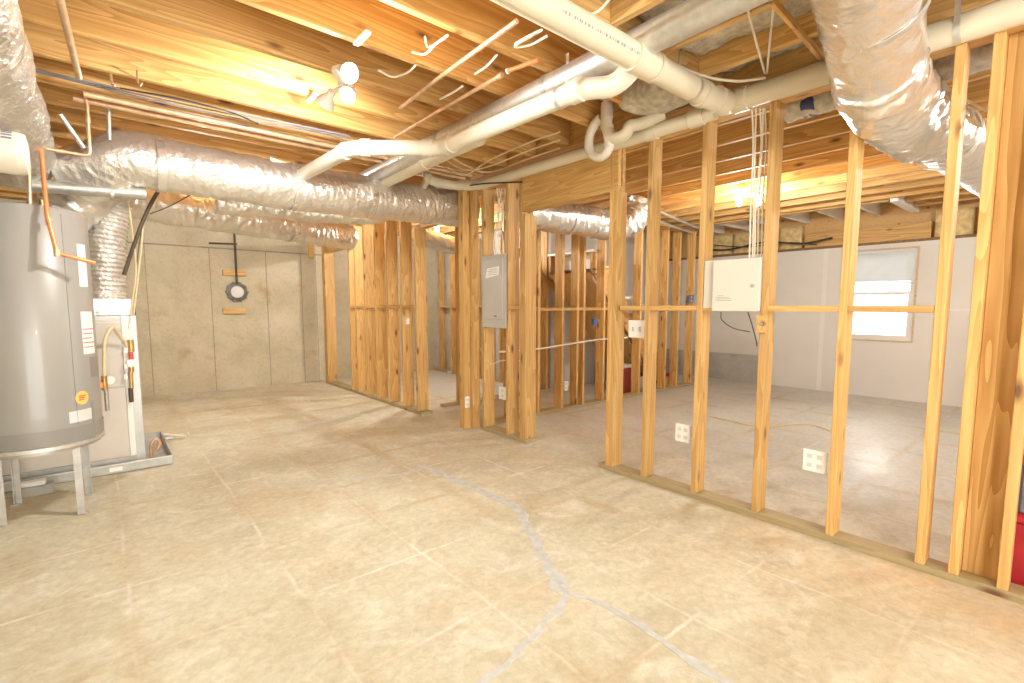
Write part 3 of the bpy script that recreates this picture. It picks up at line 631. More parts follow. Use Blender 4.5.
# overhead return at the left edge
rt = thing('foil_duct', 'fat foil return duct hanging overhead at the left edge', 'duct', (-.35, 3, 2.33))
foil_duct('foil_sleeve', [(-.36, .2, 2.36), (-.365, 1.2, 2.36), (-.37, 2.2, 2.36), (-.37, 3.2, 2.34), (-.37, 4.0, 2.32), (-.38, 4.7, 2.28)], .205, M['foil_flex'], rt, step=.012, seg=56, wr=.012, ring=.003, ringp=.035, seed=20)
band('foil_tape', (-.37, 2.75, 2.35), Y1, .203, .05, M['foil_smooth'], rt, .006)
vp = thing('vent_pipe', 'galvanised vent pipe passing level above the water heater', 'pipe', P_(100, 190, 4.55))
tube('pipe', [P_(28, 185, 4.55), P_(146, 194, 4.55)], .045, M['steel'], vp, seg=20); band('crimp_band', P_(112, 193.8, 4.55), X1, .0455, .02, M['steel'], vp)
cn = thing('inlet_canister', 'white plastic canister with a printed label at the far left edge', 'canister', P_(5, 155, 3.85))
c0 = P_(27, 155, 3.3); lathe('body', [(.085, -.8), (.085, -.10), (.097, -.10), (.097, -.03), (.09, -.0), (.06, .006)], c0, M['pvc_white'], cn, 40, X1)
lb = obj('label', sweep(bmesh.new(), [c0+V((-.085, 0, 0)), c0+V((-.03, 0, 0))], .0975, 40, cap=False), M['pvc_white'], cn, True)
for i, (a, b) in enumerate(((-.105, .005), (-.115, .005))):
    pass
bm = bmesh.new()
for sgn in range(5):
    a0 = D(205+sgn*11); z_ = V((0, math.cos(a0), 0))
    q_ = []
    for aa in (a0, a0+D(6)):
        for xx in (-.075, -.04): q_.append(c0+V((xx, -abs(math.cos(aa-D(180)))*.0985, math.sin(aa-D(180))*.0985)))
    bm.faces.new([bm.verts.new(q_[k]) for k in (0, 1, 3, 2)])
obj('print', bm, M['slate'], lb)

# ================================================================== PLUMBING
def pipe(name, label, pts, r, mat, bend=.0, couplings=(), cat='pipe', seg=22, part='pipe', group=None):
    t = thing(name, label, cat, V(pts[0]), group); tube(part, pts, r, M[mat], t, bend, seg)
    for c, ax, wd in couplings: band('coupling', c, ax, r-.001, wd, M[mat], t, .009)
    return t
xP = 2.965
PZ = 2.515
w1 = thing('drain_pipe', 'thick cream drain pipe running under the ceiling along the top of the long stud wall', 'pipe', (xP, 1, PZ))
tube('pipe', [(xP, -1.2, PZ), (xP, 1.50, PZ)], .06, M['pvc'], w1, seg=28)
lathe('elbow_hub', [(.066, -.09), (.07, -.085), (.07, .0), (.066, .006)], (xP, 1.45, PZ), M['pvc'], w1, 28, Y1)
for y in (.60,): tube('strap_hanger', [(xP-.066, y, PZ-.02), (xP-.066, y, 2.8)], .006, M['galv'], w1, seg=6)
b_ = onx(960, 30, xP)
band('hanger_strap', (xP, .452, PZ), Y1, .0605, .022, M['galv'], w1, .003); box('strap_tail', (xP-.065, .443, PZ), (xP-.062, .463, 2.68), M['galv'], w1, 0)
w1b = thing('drain_pipe', 'cream drain branch running back along the stud line over the doorway header', 'pipe', (xP, 3, 2.5))
tube('pipe', [(xP, 1.56, 2.49), (xP, 2.1, 2.487), (xP, 4.05, 2.50), (xP-.12, 4.25, 2.52), (xP-.40, 4.32, 2.54), (xP-.45, 4.33, 2.72)], .045, M['pvc'], w1b, .1, 24)
lathe('wye_hub', [(.052, -.05), (.056, -.045), (.056, .05), (.052, .055)], (xP, 1.68, 2.49), M['pvc'], w1b, 24, Y1)
lathe('coupling', [(.047, -.04), (.053, -.04), (.053, .04), (.047, .04)], (xP, 2.02, 2.487), M['pvc'], w1b, 24, Y1)
p1z = 2.475
w2_ = thing('drain_pipe', 'biggest cream drain pipe with dashed print, crossing overhead toward the stud wall', 'pipe', (2.2, 1.42, p1z))
tube('pipe', [(.6, 1.47, p1z), (2.70, 1.47, p1z), (xP-.02, 1.47, PZ), ], .062, M['pvc'], w2_, .08, 28)
for x_, wd in ((2.05, .16), (2.16, .03), (2.62, .05), (2.83, .1)): lathe('hub', [(.064, -wd/2), (.0705, -wd/2), (.0705, wd/2), (.064, wd/2)], (x_, 1.47, p1z+(.015 if x_ > 2.7 else 0)), M['pvc'], w2_, 28, X1)
bm = bmesh.new(); q_ = [V((xx, 1.47+math.cos(aa)*.0627, p1z+math.sin(aa)*.0627)) for xx, aa in ((1.45, D(-155)), (1.97, D(-155)), (1.97, D(-166)), (1.45, D(-166)))]
bm.faces.new([bm.verts.new(v) for v in q_])
obj('printed_line', bm, M['print'], w2_)
band('hanger_strap', (2.52, 1.47, p1z), X1, .0625, .02, M['galv'], w2_, .003); box('strap_tail', (2.51, 1.545, p1z), (2.53, 1.548, 2.7), M['galv'], w2_, 0)
# white branch with its elbow, offset and second run
A0 = V((2.05, 1.47, p1z-.03)); zb = 2.40
e0 = onz(607, 78, zb-.02); e1 = onz(442, 148, zb); e2 = onz(352, 148, zb); e3 = onz(300, 176, zb)
w3_ = thing('drain_pipe', 'white drain pipe dropping off the biggest pipe and kinking away to the left', 'pipe', e0)
tube('pipe', [(2.05, 1.5, p1z-.01), (2.05, 1.62, zb+.0), (e0.x+.03, e0.y+.18, zb), e1, e2, e3], .052, M['pvc_white'], w3_, .09, 26)
def mid(a, b, t): return V(a)*(1-t)+V(b)*t
sA = V((e0.x+.03, e0.y+.18, zb))
for c_, ax_ in ((mid(sA, e1, .03), e1-sA), (mid(sA, e1, .93), e1-sA), (mid(e1, e2, .16), e2-e1), (mid(e1, e2, .84), e2-e1), (mid(e2, e3, .12), e3-e2)):
    lathe('coupling', [(.053, -.035), (.060, -.035), (.060, .035), (.053, .035)], c_, M['pvc_white'], w3_, 26, ax_)
band('hanger_strap', mid(sA, e1, .12), e1-sA, .0525, .018, M['galv'], w3_, .004); hp = mid(sA, e1, .12); box('strap_tail', (hp.x+.05, hp.y-.01, hp.z), (hp.x+.053, hp.y+.01, 2.64), M['galv'], w3_, 0)
w4 = thing('drain_pipe', 'second cream drain pipe lying just behind the kinked white one', 'pipe', onz(440, 157, 2.47))
tube('pipe', [onz(480, 138, 2.47), onz(440, 156, 2.47), onz(380, 185, 2.47)], .05, M['pvc'], w4, 0, 24); lathe('coupling', [(.051, -.03), (.058, -.03), (.058, .03), (.051, .03)], onz(425, 163, 2.47), M['pvc'], w4, 24, Y1)
gd = thing('round_duct', 'long bare galvanised round duct slanting above the white drain pipe', 'duct', onz(590, 68, 2.545))
g0 = V((2.02, -.3, 2.545)); g1 = V((2.06, 4.75, 2.545)); tube('pipe', [g0, g1], .07, M['galv'], gd, seg=32)
for t_ in (.23, .47, .7): band('joint', mid(g0, g1, t_), Y1, .0705, .03, M['steel'], gd, .003)
box('joint_clip', (1.93, .98, 2.53), (1.95, 1.03, 2.56), M['galv'], gd)
# trap
tr = thing('drain_trap', 'grey and cream looping drain trap hanging below the pipe junction by the doorway', 'trap', onx(606, 100, 2.80))
Q = lambda px, y_, x_=2.80: onx(px, y_, x_)
tube('tailpiece', [Q(607, 80), Q(607, 118)], .043, M['pvc_grey'], tr, seg=20); band('primer_ring', Q(606, 103), Z1, .0432, .008, M['purple'], tr, .001)
tube('trap_bend', [Q(606.5, 116), Q(607, 128), Q(612, 137), Q(620, 137), Q(627, 132), Q(630, 126), Q(640, 124, 2.86), Q(664, 114, 2.95)], .040, M['pvc'], tr, seg=20, smoothpath=True)
tube('return_bend', [Q(601, 118), Q(594, 125), Q(590, 135), Q(589, 146), Q(592, 154), Q(599, 157), Q(606, 153), Q(609, 144), Q(608, 134)], .033, M['pvc_white'], tr, seg=20, smoothpath=True)
band('slip_nut', Q(607, 127), Z1, .041, .02, M['pvc'], tr, .006)
# insulation bag over the trap
bm = bmesh.new(); bmesh.ops.create_icosphere(bm, subdivisions=4, radius=1); c_ = V((2.82, 1.86, 2.66))
for v in bm.verts: v.co = c_+V((v.co.x*.2, v.co.y*.30, v.co.z*.10)); v.co += V((1, 1, 1))*noise.noise(v.co*9)*.03
tag(obj('insulation_batt', bm, M['batt'], None, True), 'sagging grey insulation bulge tucked over the looping drain trap', 'insulation')

# copper
cz = 2.52
def cop(label, pts, r=.0085, mat='copper_old', bend=.03, fit=(), name='copper_pipe'):
    t = thing(name, label, 'pipe', V(pts[0])); tube('pipe', pts, r, M[mat], t, bend, 12)
    for p, ax in fit: lathe('fitting', [(r, -.02), (r+.0035, -.02), (r+.0035, .02), (r, .02)], p, M['copper'], t, 12, ax)
    return t
T_ = lambda px, y_, Y=4.1: ony(px, y_, Y)
cop('copper pipe bent down from the ceiling and across to the left of the main duct', [T_(84, 92), T_(87, 104), T_(90, 156), T_(30, 146), T_(28, 150), T_(30, 206)], .0105, 'copper', .03, [(T_(88, 120), Z1), (T_(60, 151), X1)])
cop('reddish copper relief pipe running down the water heater and bending right', [T_(38, 118, 3.98), T_(43, 170, 3.94), T_(47, 215, 3.86), T_(57, 253, 3.82), T_(95, 263, 3.86)], .0115, 'copper_red', .02, [(T_(49, 222, 3.86), Z1), (T_(57, 253, 3.82), Z1)])
cop('copper pipe nearest the wall of joists, long and level above the main duct', [(0.0, 4.05, 2.59), (1.0, 4.05, 2.59), (2.9, 4.05, 2.59)], .018, 'copper_old')
cop('second long level copper pipe, just beyond the first above the main duct', [(-.05, 4.17, 2.59), (1.0, 4.17, 2.59), (2.9, 4.17, 2.59)], .018, 'copper_old')
cop('dull copper rod slanting across the joists at upper left', [onz(58, -8, 2.59), onz(79, 77, 2.59)], .016, 'copper_old')
cop('copper water pipe rising toward the galvanised duct with a red sleeve end', [onz(395, 137, 2.58), onz(440, 110, 2.58), onz(500, 76, 2.58)], .012, 'copper', .03, [(onz(500, 76, 2.58), Y1)])
t = cop('thin copper water pipe across the joists, left of the sleeved one', [onz(400, 108, 2.595), onz(440, 77, 2.595), onz(517, 21, 2.595)], .012, 'copper_old')
t = thing('pipe_sleeve', 'bright red-orange pipe sleeve lying beside the galvanised duct', 'pipe sleeve', onz(520, 66, 2.58)); tube('sleeve', [onz(508, 71, 2.58), onz(538, 60, 2.59)], .011, M['copper_red'], t); band('end_ring', onz(508, 71, 2.58), Y1, .0115, .01, M['label'], t)

# ================================================================== GAS TRAIN, HOSES BY THE FURNACE
ga = thing('gas_line', 'yellow flexible gas line with brass valve in front of the furnace', 'gas line', P_(104, 380, 4.62))
tube('flex_line', [P_(104, 378, 4.62), P_(104, 360, 4.62), P_(105, 340, 4.62), P_(112, 328, 4.66), P_(120, 336, 4.78), P_(127, 346, 4.86)], .012, M['cable_yellow'], ga, seg=14, smoothpath=True)
tube('brass_valve', [P_(104, 376, 4.62), P_(105, 390, 4.62)], .018, M['brass'], ga, seg=16)
box('valve_handle', P_(100, 388, 4.6)+V((-.03, -.01, 0)), P_(100, 388, 4.6)+V((.02, .005, .04)), M['copper_red'], ga, .004)
lathe('white_cap', [(.03, -.012), (.032, 0), (.03, .012)], P_(110, 380, 4.68), M['plastic'], ga, 20, Y1)
tube('drip_leg', [P_(106, 390, 4.62), P_(107.5, 411, 4.62)], .013, M['steel'], ga, seg=14)
gv = thing('gas_valve_train', 'brass and red valve train mounted at the right front corner of the furnace', 'valve', P_(131, 360, 4.85))
for (a, b, r_, m_, nm) in ((340, 352, .02, 'brass', 'union'), (352, 360, .016, 'ink_red', 'red_tag'), (360, 372, .018, 'brass', 'valve_body'), (372, 388, .014, 'brass', 'nipple'), (388, 402, .015, 'hose', 'drip_leg')):
    tube(nm, [P_(130.5, a, 4.85), P_(131.5, b, 4.85)], r_, M[m_], gv, seg=14)
box('handle', P_(127, 360, 4.83), P_(136, 366, 4.85)+V((0, .01, 0)), M['plastic'], gv, .002)
for yy in (348, 364, 374): box('white_tag', P_(124, yy, 4.83), P_(128, yy+5, 4.83)+V((0, .012, 0)), M['label'], gv, 0)
def wire(name, label, pts, r, mat, cat='cable', seg=8, smoothpath=True, group=None):
    o = tube(name, pts, r, M[mat], None, 0, seg, smoothpath); return tag(o, label, cat, group)
wire('drain_hose', 'dark brown hose curving down from the main duct beside the ribbed foil riser', [P_(170, 176, 4.9), P_(156, 195, 4.9), P_(145, 216, 4.9), P_(134, 245, 4.9), P_(124, 275, 4.92)], .014, 'hose', 'hose', 14)
wire('thermostat_wire', 'pale cream wire dropping nearest the foil riser', [P_(128, 198, 4.9), P_(132, 230, 4.9), P_(136, 270, 4.9), P_(131, 310, 4.9), P_(128, 335, 4.9)], .006, 'cable_yellow')
wire('thermostat_wire', 'pale cream wire hanging right of the brown hose', [P_(144, 216, 4.92), P_(141, 250, 4.92), P_(137, 285, 4.92), P_(133, 320, 4.92), P_(131, 345, 4.92)], .007, 'cable_yellow')
wire('thermostat_wire', 'thin dark wire looping down to the brass valve train', [P_(143, 218, 4.93), P_(137, 262, 4.93), P_(135, 300, 4.95), P_(136, 325, 4.95), P_(135, 345, 4.96)], .0035, 'hose')
wire('control_wire', 'short dark wire sagging between the ducts above the brown hose', [P_(192, 194, 4.9), P_(170, 206, 4.9), P_(150, 214, 4.9)], .004, 'hose')
pipe('condensate_elbow', 'copper coloured condensate trap standing in the drain pan beside the furnace', [(.26, 5.1, .01), (.26, 5.1, .12), (.30, 5.1, .17), (.33, 5.1, .12), (.30, 5.1, .06)], .014, 'copper', .03, cat='pipe fitting', seg=12)
t = thing('drain_stub', 'white plastic drain stub lying beyond the drain pan corner', 'pipe', (.5, 5.75, .02)); tube('pipe', [(.40, 5.72, .05), (.56, 5.62, .03)], .015, M['pvc_white'], t); lathe('coupling', [(.016, -.02), (.02, -.02), (.02, .02), (.016, .02)], (.42, 5.7, .047), M['pvc_white'], t, 14, (.16, -.1, -.02))

# ================================================================== RIGHT HAND DUCT THROUGH THE WALL
rd = thing('foil_duct', 'huge foil duct elbowing down through the long stud wall at upper right', 'duct', (2.9, .69, 2.35))
r0 = [at(862, -60, 1.66), at(867, -20, 1.82), at(872, 30, 2.02), at(876, 62, 2.16)]
foil_duct('upper_run', r0+[at(884, 92, 2.32)], lambda s: .18-.012*min(s, 1), M['foil_smooth'], rd, step=.014, seg=52, wr=.006, lump=.008, seed=31)
foil_duct('elbow', [at(877, 68, 2.18), at(884, 92, 2.30), at(902, 112, 2.46), at(926, 130, 2.64)], .176, M['foil'], rd, step=.012, seg=52, wr=.016, seed=35)
foil_duct('lower_run', [at(915, 120, 2.56), at(960, 147, 2.9), at(1012, 183, 3.35), at(1060, 218, 3.9)], .158, M['foil_smooth'], rd, step=.014, seg=52, wr=.006, lump=.008, seed=40)
band('foil_tape', at(872, 8, 1.94), at(872, 30, 2.02)-at(867, -20, 1.82), .183, .03, M['galv'], rd, .003, 44)
band('foil_tape', at(943, 138, 2.77), at(960, 149, 2.9)-at(926, 130, 2.64), .168, .035, M['foil'], rd, .005, 44)
iw = thing('wrapped_pipe', 'grey insulation-wrapped pipe with dark blue tape behind the upper stud wall', 'pipe', (3.36, .6, 2.42))
a_ = onx(787, 108, 3.32); b_ = onx(1000, 68, 3.32)
foil_duct('wrap', [(3.32, a_.y, 2.50), (3.32, .6, 2.50), (3.32, -.6, 2.50)], .066, M['wrap'], iw, step=.02, seg=24, wr=.014, seed=50)
foil_duct('blue_tape', [(3.32, a_.y-.10, 2.503), (3.32, a_.y-.13, 2.503), (3.32, a_.y-.17, 2.503)], .066, M['navy'], iw, step=.02, seg=24, wr=.014, seed=52)
# duct in the room beyond
nd = thing('foil_duct', 'foil duct seen through the doorway, elbowing upward behind the stud wall', 'duct', (4.1, 3.85, 2.26))
foil_duct('foil_sleeve', [(3.25, 3.8, 2.26), (3.7, 3.8, 2.26), (4.2, 3.8, 2.265), (4.5, 3.8, 2.275)], .165, M['foil_smooth'], nd, step=.016, seg=40, wr=.012, seed=60)
foil_duct('elbow', [(4.42, 3.8, 2.27), (4.72, 3.78, 2.26), (4.98, 3.72, 2.30), (5.12, 3.66, 2.42), (5.16, 3.62, 2.6)], .165, M['foil'], nd, step=.012, seg=40, wr=.03, seed=64)
band('foil_tape', (4.02, 3.8, 2.262), X1, .166, .05, M['foil'], nd, .006, 40)
fd = thing('foil_duct', 'distant foil duct sloping behind the farther partition', 'duct', (4.6, 6.3, 2.1))
foil_duct('foil_sleeve', [onz(418, 233, 2.28), onz(440, 242, 2.22), onz(458, 247, 2.18), onz(476, 250, 2.15)], .12, M['foil'], fd, step=.02, seg=32, wr=.012, seed=70)

# ================================================================== ELECTRICAL
bp_ = thing('breaker_panel', 'grey breaker panel with pale label and metal latch on short stud wall', 'electrical panel', (XF-.02, 3.87, 1.09))
box('back_box', (XF-.012, 3.645, 1.085), (XF+.085, 3.99, 1.80), M['panel'], bp_, .003)
box('cover', (XF-.022, 3.61, 1.085), (XF-.0125, 3.993, 1.80), M['panel'], bp_, .003)
dr = box('door', (XF-.031, 3.65, 1.17), (XF-.0225, 3.96, 1.76), M['panel'], bp_, .003)
box('latch', (XF-.036, 3.74, 1.195), (XF-.0312, 3.78, 1.207), M['ink'], dr, .001)
bm = bmesh.new(); vs = [bm.verts.new((XF-.0325, y, z)) for y, z in ((3.925, 1.575), (3.71, 1.60), (3.70, 1.685), (3.895, 1.67))]; bm.faces.new(vs)
r_ = bmesh.ops.extrude_face_region(bm, geom=bm.faces[:]); [setattr(v.co, 'x', XF-.0312) for v in r_['geom'] if isinstance(v, bmesh.types.BMVert)]
lb = obj('paper_label', bm, M['label'], dr)
for i in range(4): box('print_line', (XF-.0331, 3.735, 1.605+i*.017), (XF-.0326, 3.885-.02*(i % 2), 1.609+i*.017), M['ink_grey'], lb, 0)
cab = thing('wiring_cabinet', 'beige metal wiring cabinet with a round lock fixed between two studs', 'cabinet', (XF+.03, 1.40, 1.28))
box('body', (XF+.001, 1.26, 1.285), (XF+.09, 1.62, 1.59), M['cabinet'], cab, .003)
ys0, ys1 = 1.255, 1.545
dr = box('door', (XF-.03, ys0, 1.268), (XF-.004, ys1, 1.585), M['cabinet'], cab, .003)
lathe('lock', [(.011, 0), (.011, .006), (.007, .008)], (XF-.03, 1.295, 1.42), M['steel'], dr, 18, (-1, 0, 0))
for i, (ya, yb) in enumerate(((1.52, 1.42), (1.52, 1.42), (1.52, 1.435), (1.505, 1.47))): box('print_line', (XF-.0306, yb, 1.333+i*.010), (XF-.0299, ya, 1.336+i*.010), M['ink_grey'], dr, 0)
def plate(name, label, c, w, h, facing, toggles=0, mat='plastic', sockets=0, cat='outlet', d=.02):
    """wall plate whose face looks along -x or -y"""
    t = thing(name, label, cat, c); c = V(c)
    ax = V((-1, 0, 0)) if facing == 'x' else V((0, -1, 0)); u = V((0, 1, 0)) if facing == 'x' else V((1, 0, 0))
    def bx(nm, o, hw, hh, a, b, m_):
        p = c+u*o[0]+Z1*o[1]; P0 = p-u*hw-Z1*hh+ax*a; P1 = p+u*hw+Z1*hh+ax*b
        return box(nm, [min(P0[i], P1[i]) for i in range(3)], [max(P0[i], P1[i]) for i in range(3)], M[m_], t, .0015)
    bx('back_box', (0, 0), w*.42, h*.42, -.04, .0, 'slate' if mat == 'blue' else mat); bx('cover_plate', (0, 0), w/2, h/2, .0005, d*.4, mat)
    for i in range(toggles): bx('toggle', ((i-(toggles-1)/2)*w*.4, 0), .006, .016, d*.4, d*.4+.012, 'steel')
    for i in range(sockets): bx('socket', (((i % 2)-.5)*w*.42 if sockets > 2 else 0, ((i//2)-.5)*h*.42 if sockets > 2 else (i-.5)*h*.42), .014, .013, d*.4, d*.4+.003, 'label_grey')
    return t
c_ = onx(638, 328, XB+.0); plate('light_switch', 'square double light switch box hung between two studs of the long wall', onx(637.5, 329, XF+.06), .15, .13, 'x', 2, cat='switch')
plate('outlet', 'white double outlet plate low behind the third stud of the long wall', onx(683, 433, XF+.05), .11, .125, 'x', sockets=4)
plate('outlet', 'large pale outlet plate low beside the stud left of the window', onx(815, 461, XF+.05), .12, .125, 'x', sockets=4)
plate('outlet', 'square white outlet plate low between studs under the breaker panel', onx(503, 393, XF+.06), .12, .13, 'x', sockets=2)
plate('outlet', 'small white outlet on the thick corner post', (2.90, 4.165, .29), .055, .12, 'y', sockets=2)
plate('outlet', 'narrow white outlet on the middle stud wall, seen through the doorway', ony(566, 386, 4.13), .06, .115, 'y', sockets=2)
plate('light_switch', 'grey and white switch box on the farther left partition', onx(405, 321, 2.90), .11, .09, 'x', 1, cat='switch')
plate('junction_box', 'blue plastic junction box on the middle stud wall', ony(595, 322, 4.13), .06, .10, 'y', mat='blue', cat='junction box')
t = plate('junction_box', 'blue and white junction box on the middle wall left of the beige cabinet', ony(691, 299, 4.13), .15, .13, 'y', mat='slate', cat='junction box', sockets=2)
plate('outlet', 'tan outlet near the far corner beyond the partition', onx(449, 375, 5.0), .09, .16, 'x', mat='cabinet')
t = thing('cable_clamp_block', 'small pale wooden block under the cabinet on its right stud', 'block', (XF-.02, 1.24, 1.19)); box('block', (XF-.022, 1.215, 1.14), (XF-.001, 1.27, 1.245), M['stud'], t); box('staple', (XF-.025, 1.23, 1.19), (XF-.0221, 1.255, 1.2), M['galv'], t, 0)

# penetration on the back wall
pn = thing('wall_penetration', 'round grey sealed pipe opening with a dark riser on the back concrete wall', 'pipe fitting', (1.62, 8.58, 1.52))
cw = ony(237, 292, 8.58); lathe('flange_ring', [(.085, 0), (.15, 0), (.15, .02), (.12, .035), (.085, .03)], (cw.x, 8.6, cw.z), M['ring'], pn, 28, (0, -1, 0))
lathe('cap', [(.09, 0), (.09, .05), (.04, .06)], (cw.x, 8.6, cw.z), M['label_grey'], pn, 24, (0, -1, 0))
for k in range(10): a = 2*math.pi*k/10; lathe('bolt', [(.017, 0), (.017, .05)], (cw.x+math.cos(a)*.145, 8.6, cw.z+math.sin(a)*.145), M['ring'], pn, 8, (0, -1, 0))
tube('riser', [(cw.x, 8.56, cw.z+.12), (cw.x, 8.56, 2.6)], .016, M['hose'], pn)
for yy in (273, 311):
    c_ = ony(234.5, yy, 8.58); tag(board('wall_block', (c_.x-.16, 8.578, c_.z), (c_.x+.16, 8.578, c_.z), .085, .04, M['joist']), 'wooden block on back concrete wall '+('above' if yy < 300 else 'below')+' the round pipe opening', 'block')
tag(tube('conduit', [ony(209, 243, 8.55), ony(237, 244, 8.55)], .012, M['hose']), 'short level dark conduit on the back wall joining the riser', 'conduit')

# lights
def flood(c, aim, r=.055, on=True, parent=None):
    a = V(aim).normalized(); c = V(c)
    h = lathe('lamp_head', [(.02, -.09), (.024, -.05), (r*.8, -.03), (r, -.006), (r+.004, 0), (r+.004, .006)], c, M['plastic'], parent, 32, a)
    lathe('lens', [(r-.003, .0065), (r*.6, .010), (.001, .011)], c, M['bulb_face'] if on else M['label_grey'], h, 32, a, capped=False)
    return h
cl = thing('ceiling_light', 'blazing twin-headed white work light on the joists left of the pipes', 'light', onz(342, 72, 2.60))
base = onz(343, 70, 2.60); lathe('base_plate', [(.06, 0), (.06, .02), (.035, .05), (.03, .08)], base, M['plastic'], cl, 28, (0, 0, -1))
tow = lambda p: (V((0, 0, H))-V(p)).normalized()
pA = onz(349, 73, 2.47); pB = onz(348, 95, 2.44); pC = onz(325, 103, 2.46)
flood(pA, tow(pA)+V((.55, -.1, -.15)), .046, True, cl); flood(pB, tow(pB)+V((-.5, .1, -.6)), .04, True, cl); flood(pC, V((-.2, .85, -.55)), .05, True, cl)
for px, yy, s in ((362, 38, 1), (312, 98, 1)):
    p = onz(px, yy, 2.585); board('mounting_bar', p+V((-.0, -.075, 0)), p+V((.0, .075, 0)), .03, .012, M['plastic'], cl, wdir=(1, 0, 0))
tube('arm', [base-V((0, 0, .08)), pA+V((0, 0, .04)), pA-tow(pA)*.05], .012, M['plastic'], cl)
tube('arm', [base-V((0, 0, .08)), pB-tow(pB)*.05], .012, M['plastic'], cl); tube('arm', [base-V((0, 0, .08)), pC-V((-.2, .85, -.55)).normalized()*.06], .012, M['plastic'], cl)
def bulb_light(c, label, z_top, r=.03, mat='bulb', group=None):
    c = V(c); t = thing('bulb_fixture', label, 'light', (c.x, c.y, z_top))
    lathe('porcelain_base', [(.055, 0), (.055, -.018), (.03, -.04), (.024, -.06)], (c.x, c.y, z_top), M['plastic'], t, 24)
    b = bmesh.new(); bmesh.ops.create_uvsphere(b, u_segments=20, v_segments=14, radius=r)
    for v in b.verts: v.co = V((c.x, c.y, z_top-.06-r*1.15))+V((v.co.x, v.co.y, v.co.z*1.25))
    obj('bulb', b, M[mat], t, True); return t
q1 = onz(739, 203, 2.42); q2 = onz(758, 203, 2.42)
bulb_light(q1, 'lit bare bulb in window room, left one of the close pair', ZR-.04); bulb_light(q2, 'lit bare bulb in window room, right one of the close pair', ZR-.04)
q3 = onz(207, 200, 2.42); bulb_light((q3.x, q3.y, 0), 'small lit bulb glinting between the foil ducts near the back wall', 2.56, mat='bulb_strong')
q4 = onz(437, 232, 2.40); bulb_light((q4.x, q4.y, 0), 'lit bulb in the far space beyond the partition', 2.52, mat='bulb_strong')
for x_, y_ in ((.9, -1.3), (5.4, -.6)): bulb_light((x_, y_, 0), 'added fill bulb out of view at the near end of the main room' if x_ < 2 else 'added fill bulb out of view at the near end of the window room', 2.58, mat='bulb_strong')  # unseen bulbs added as fill light for both rooms

# cables on the ceiling and in the walls
def ceil(label, px, z, r, mat, name='cable', cat='cable'): return wire(name, label, [onz(x, y, zz) for (x, y), zz in zip(px, z if isinstance(z, (list, tuple)) else [z]*len(px))], r, mat, cat)
for i, (lbl, dy) in enumerate((('grey cable on top of the bundle crossing the upper left joists', 0), ('grey cable in the middle of the upper left bundle', 3), ('grey cable lowest in the upper left bundle', 6))):
    ceil(lbl, [(22, 66+dy*.3), (90, 82+dy*.5), (160, 96+dy), (240, 113+dy), (322, 130+dy*.6), (350, 136+dy)], 2.595, .0055, 'cable_grey', 'electrical_cable')
ceil('thin black cable leaving the bundle and slanting over the joists', [(120, 88), (180, 99), (230, 112), (258, 124)], 2.58, .005, 'black')
wire('antenna_cable', 'long cream cable lying along the top of the main foil duct', [P_(270, 158, 4.42), P_(310, 172, 4.42), P_(350, 181, 4.42), P_(400, 186.5, 4.42), P_(455, 188, 4.42)], .012, 'cable')
wire('electrical_cable', 'black cable draped along the wall tops above the corner post', [onx(420, 186, 2.9), onx(455, 187, 2.9), onx(480, 184, 2.9), onx(495, 183, 2.9), onx(522, 182, 2.98)], .007, 'black')
lop = [[(412, 52), (425, 54), (436, 44), (448, 35)], [(425, 37), (429, 47), (445, 38)], [(515, 44), (525, 38), (542, 30), (515, 46), (530, 45), (547, 36)], [(475, 74), (487, 66), (497, 55)], [(440, 99), (452, 93), (463, 86)], [(378, 70), (393, 77), (408, 72), (416, 65)], [(585, 17), (600, 10), (612, -4)]]
lbs = ['white cable end curling over the joist right of the work light', 'short white cable tail just above the curling one', 'looped pair of white cable ends under the biggest drain pipe', 'straight white cable tail left of the red sleeve', 'white cable tail between the copper pipes', 'white cable arcing off the blazing work light', 'white cable crossing above the biggest drain pipe']
for l_, p_ in zip(lbs, lop): ceil(l_, p_, 2.60, .006, 'cable', 'electrical_cable')
for i, (px0, px1, lbl) in enumerate(((110, 113, 'copper pipe hanger hook nearest the vertical rod'), (137, 139, 'copper pipe hanger hook right of the first'))):
    tag(tube('pipe_hook', [onz(px0, 70, 2.63), onz(px1-1, 83, 2.60), onz(px1+1, 86, 2.58), onz(px1+3, 83, 2.60)], .006, M['copper'], None, 0, 8, True), lbl, 'hook')
tag(tube('threaded_rod', [P_(108, 90, 4.3), P_(109.5, 140, 4.3)], .013, M['galv']), 'vertical galvanised rod beside the copper bend above the main duct', 'rod')
tag(tube('steel_strap', [P_(60, 114, 4.35), P_(84, 148, 4.42)], .016, M['galv']), 'short slanting steel brace left of the copper bend', 'brace')
wire('electrical_cable', 'cream cable swagged across the grey insulation in front of the trimmer', [onz(640, 35, 2.60), onz(668, 60, 2.58), onz(700, 75, 2.56), onz(735, 81, 2.56), onz(765, 78, 2.58)], .008, 'cable')
wire('electrical_cable', 'left strand of the white V hanging from the insulated ceiling', [onz(744, -5, 2.62), onz(755, 38, 2.61), onz(765, 73, 2.61)], .006, 'cable')
wire('electrical_cable', 'right strand of the white V hanging from the insulated ceiling', [onz(775, -5, 2.62), onz(770, 40, 2.61), onz(767, 73, 2.61)], .006, 'cable')
nm = ['leftmost', 'second from left', 'third from left', 'fourth from left', 'rightmost']
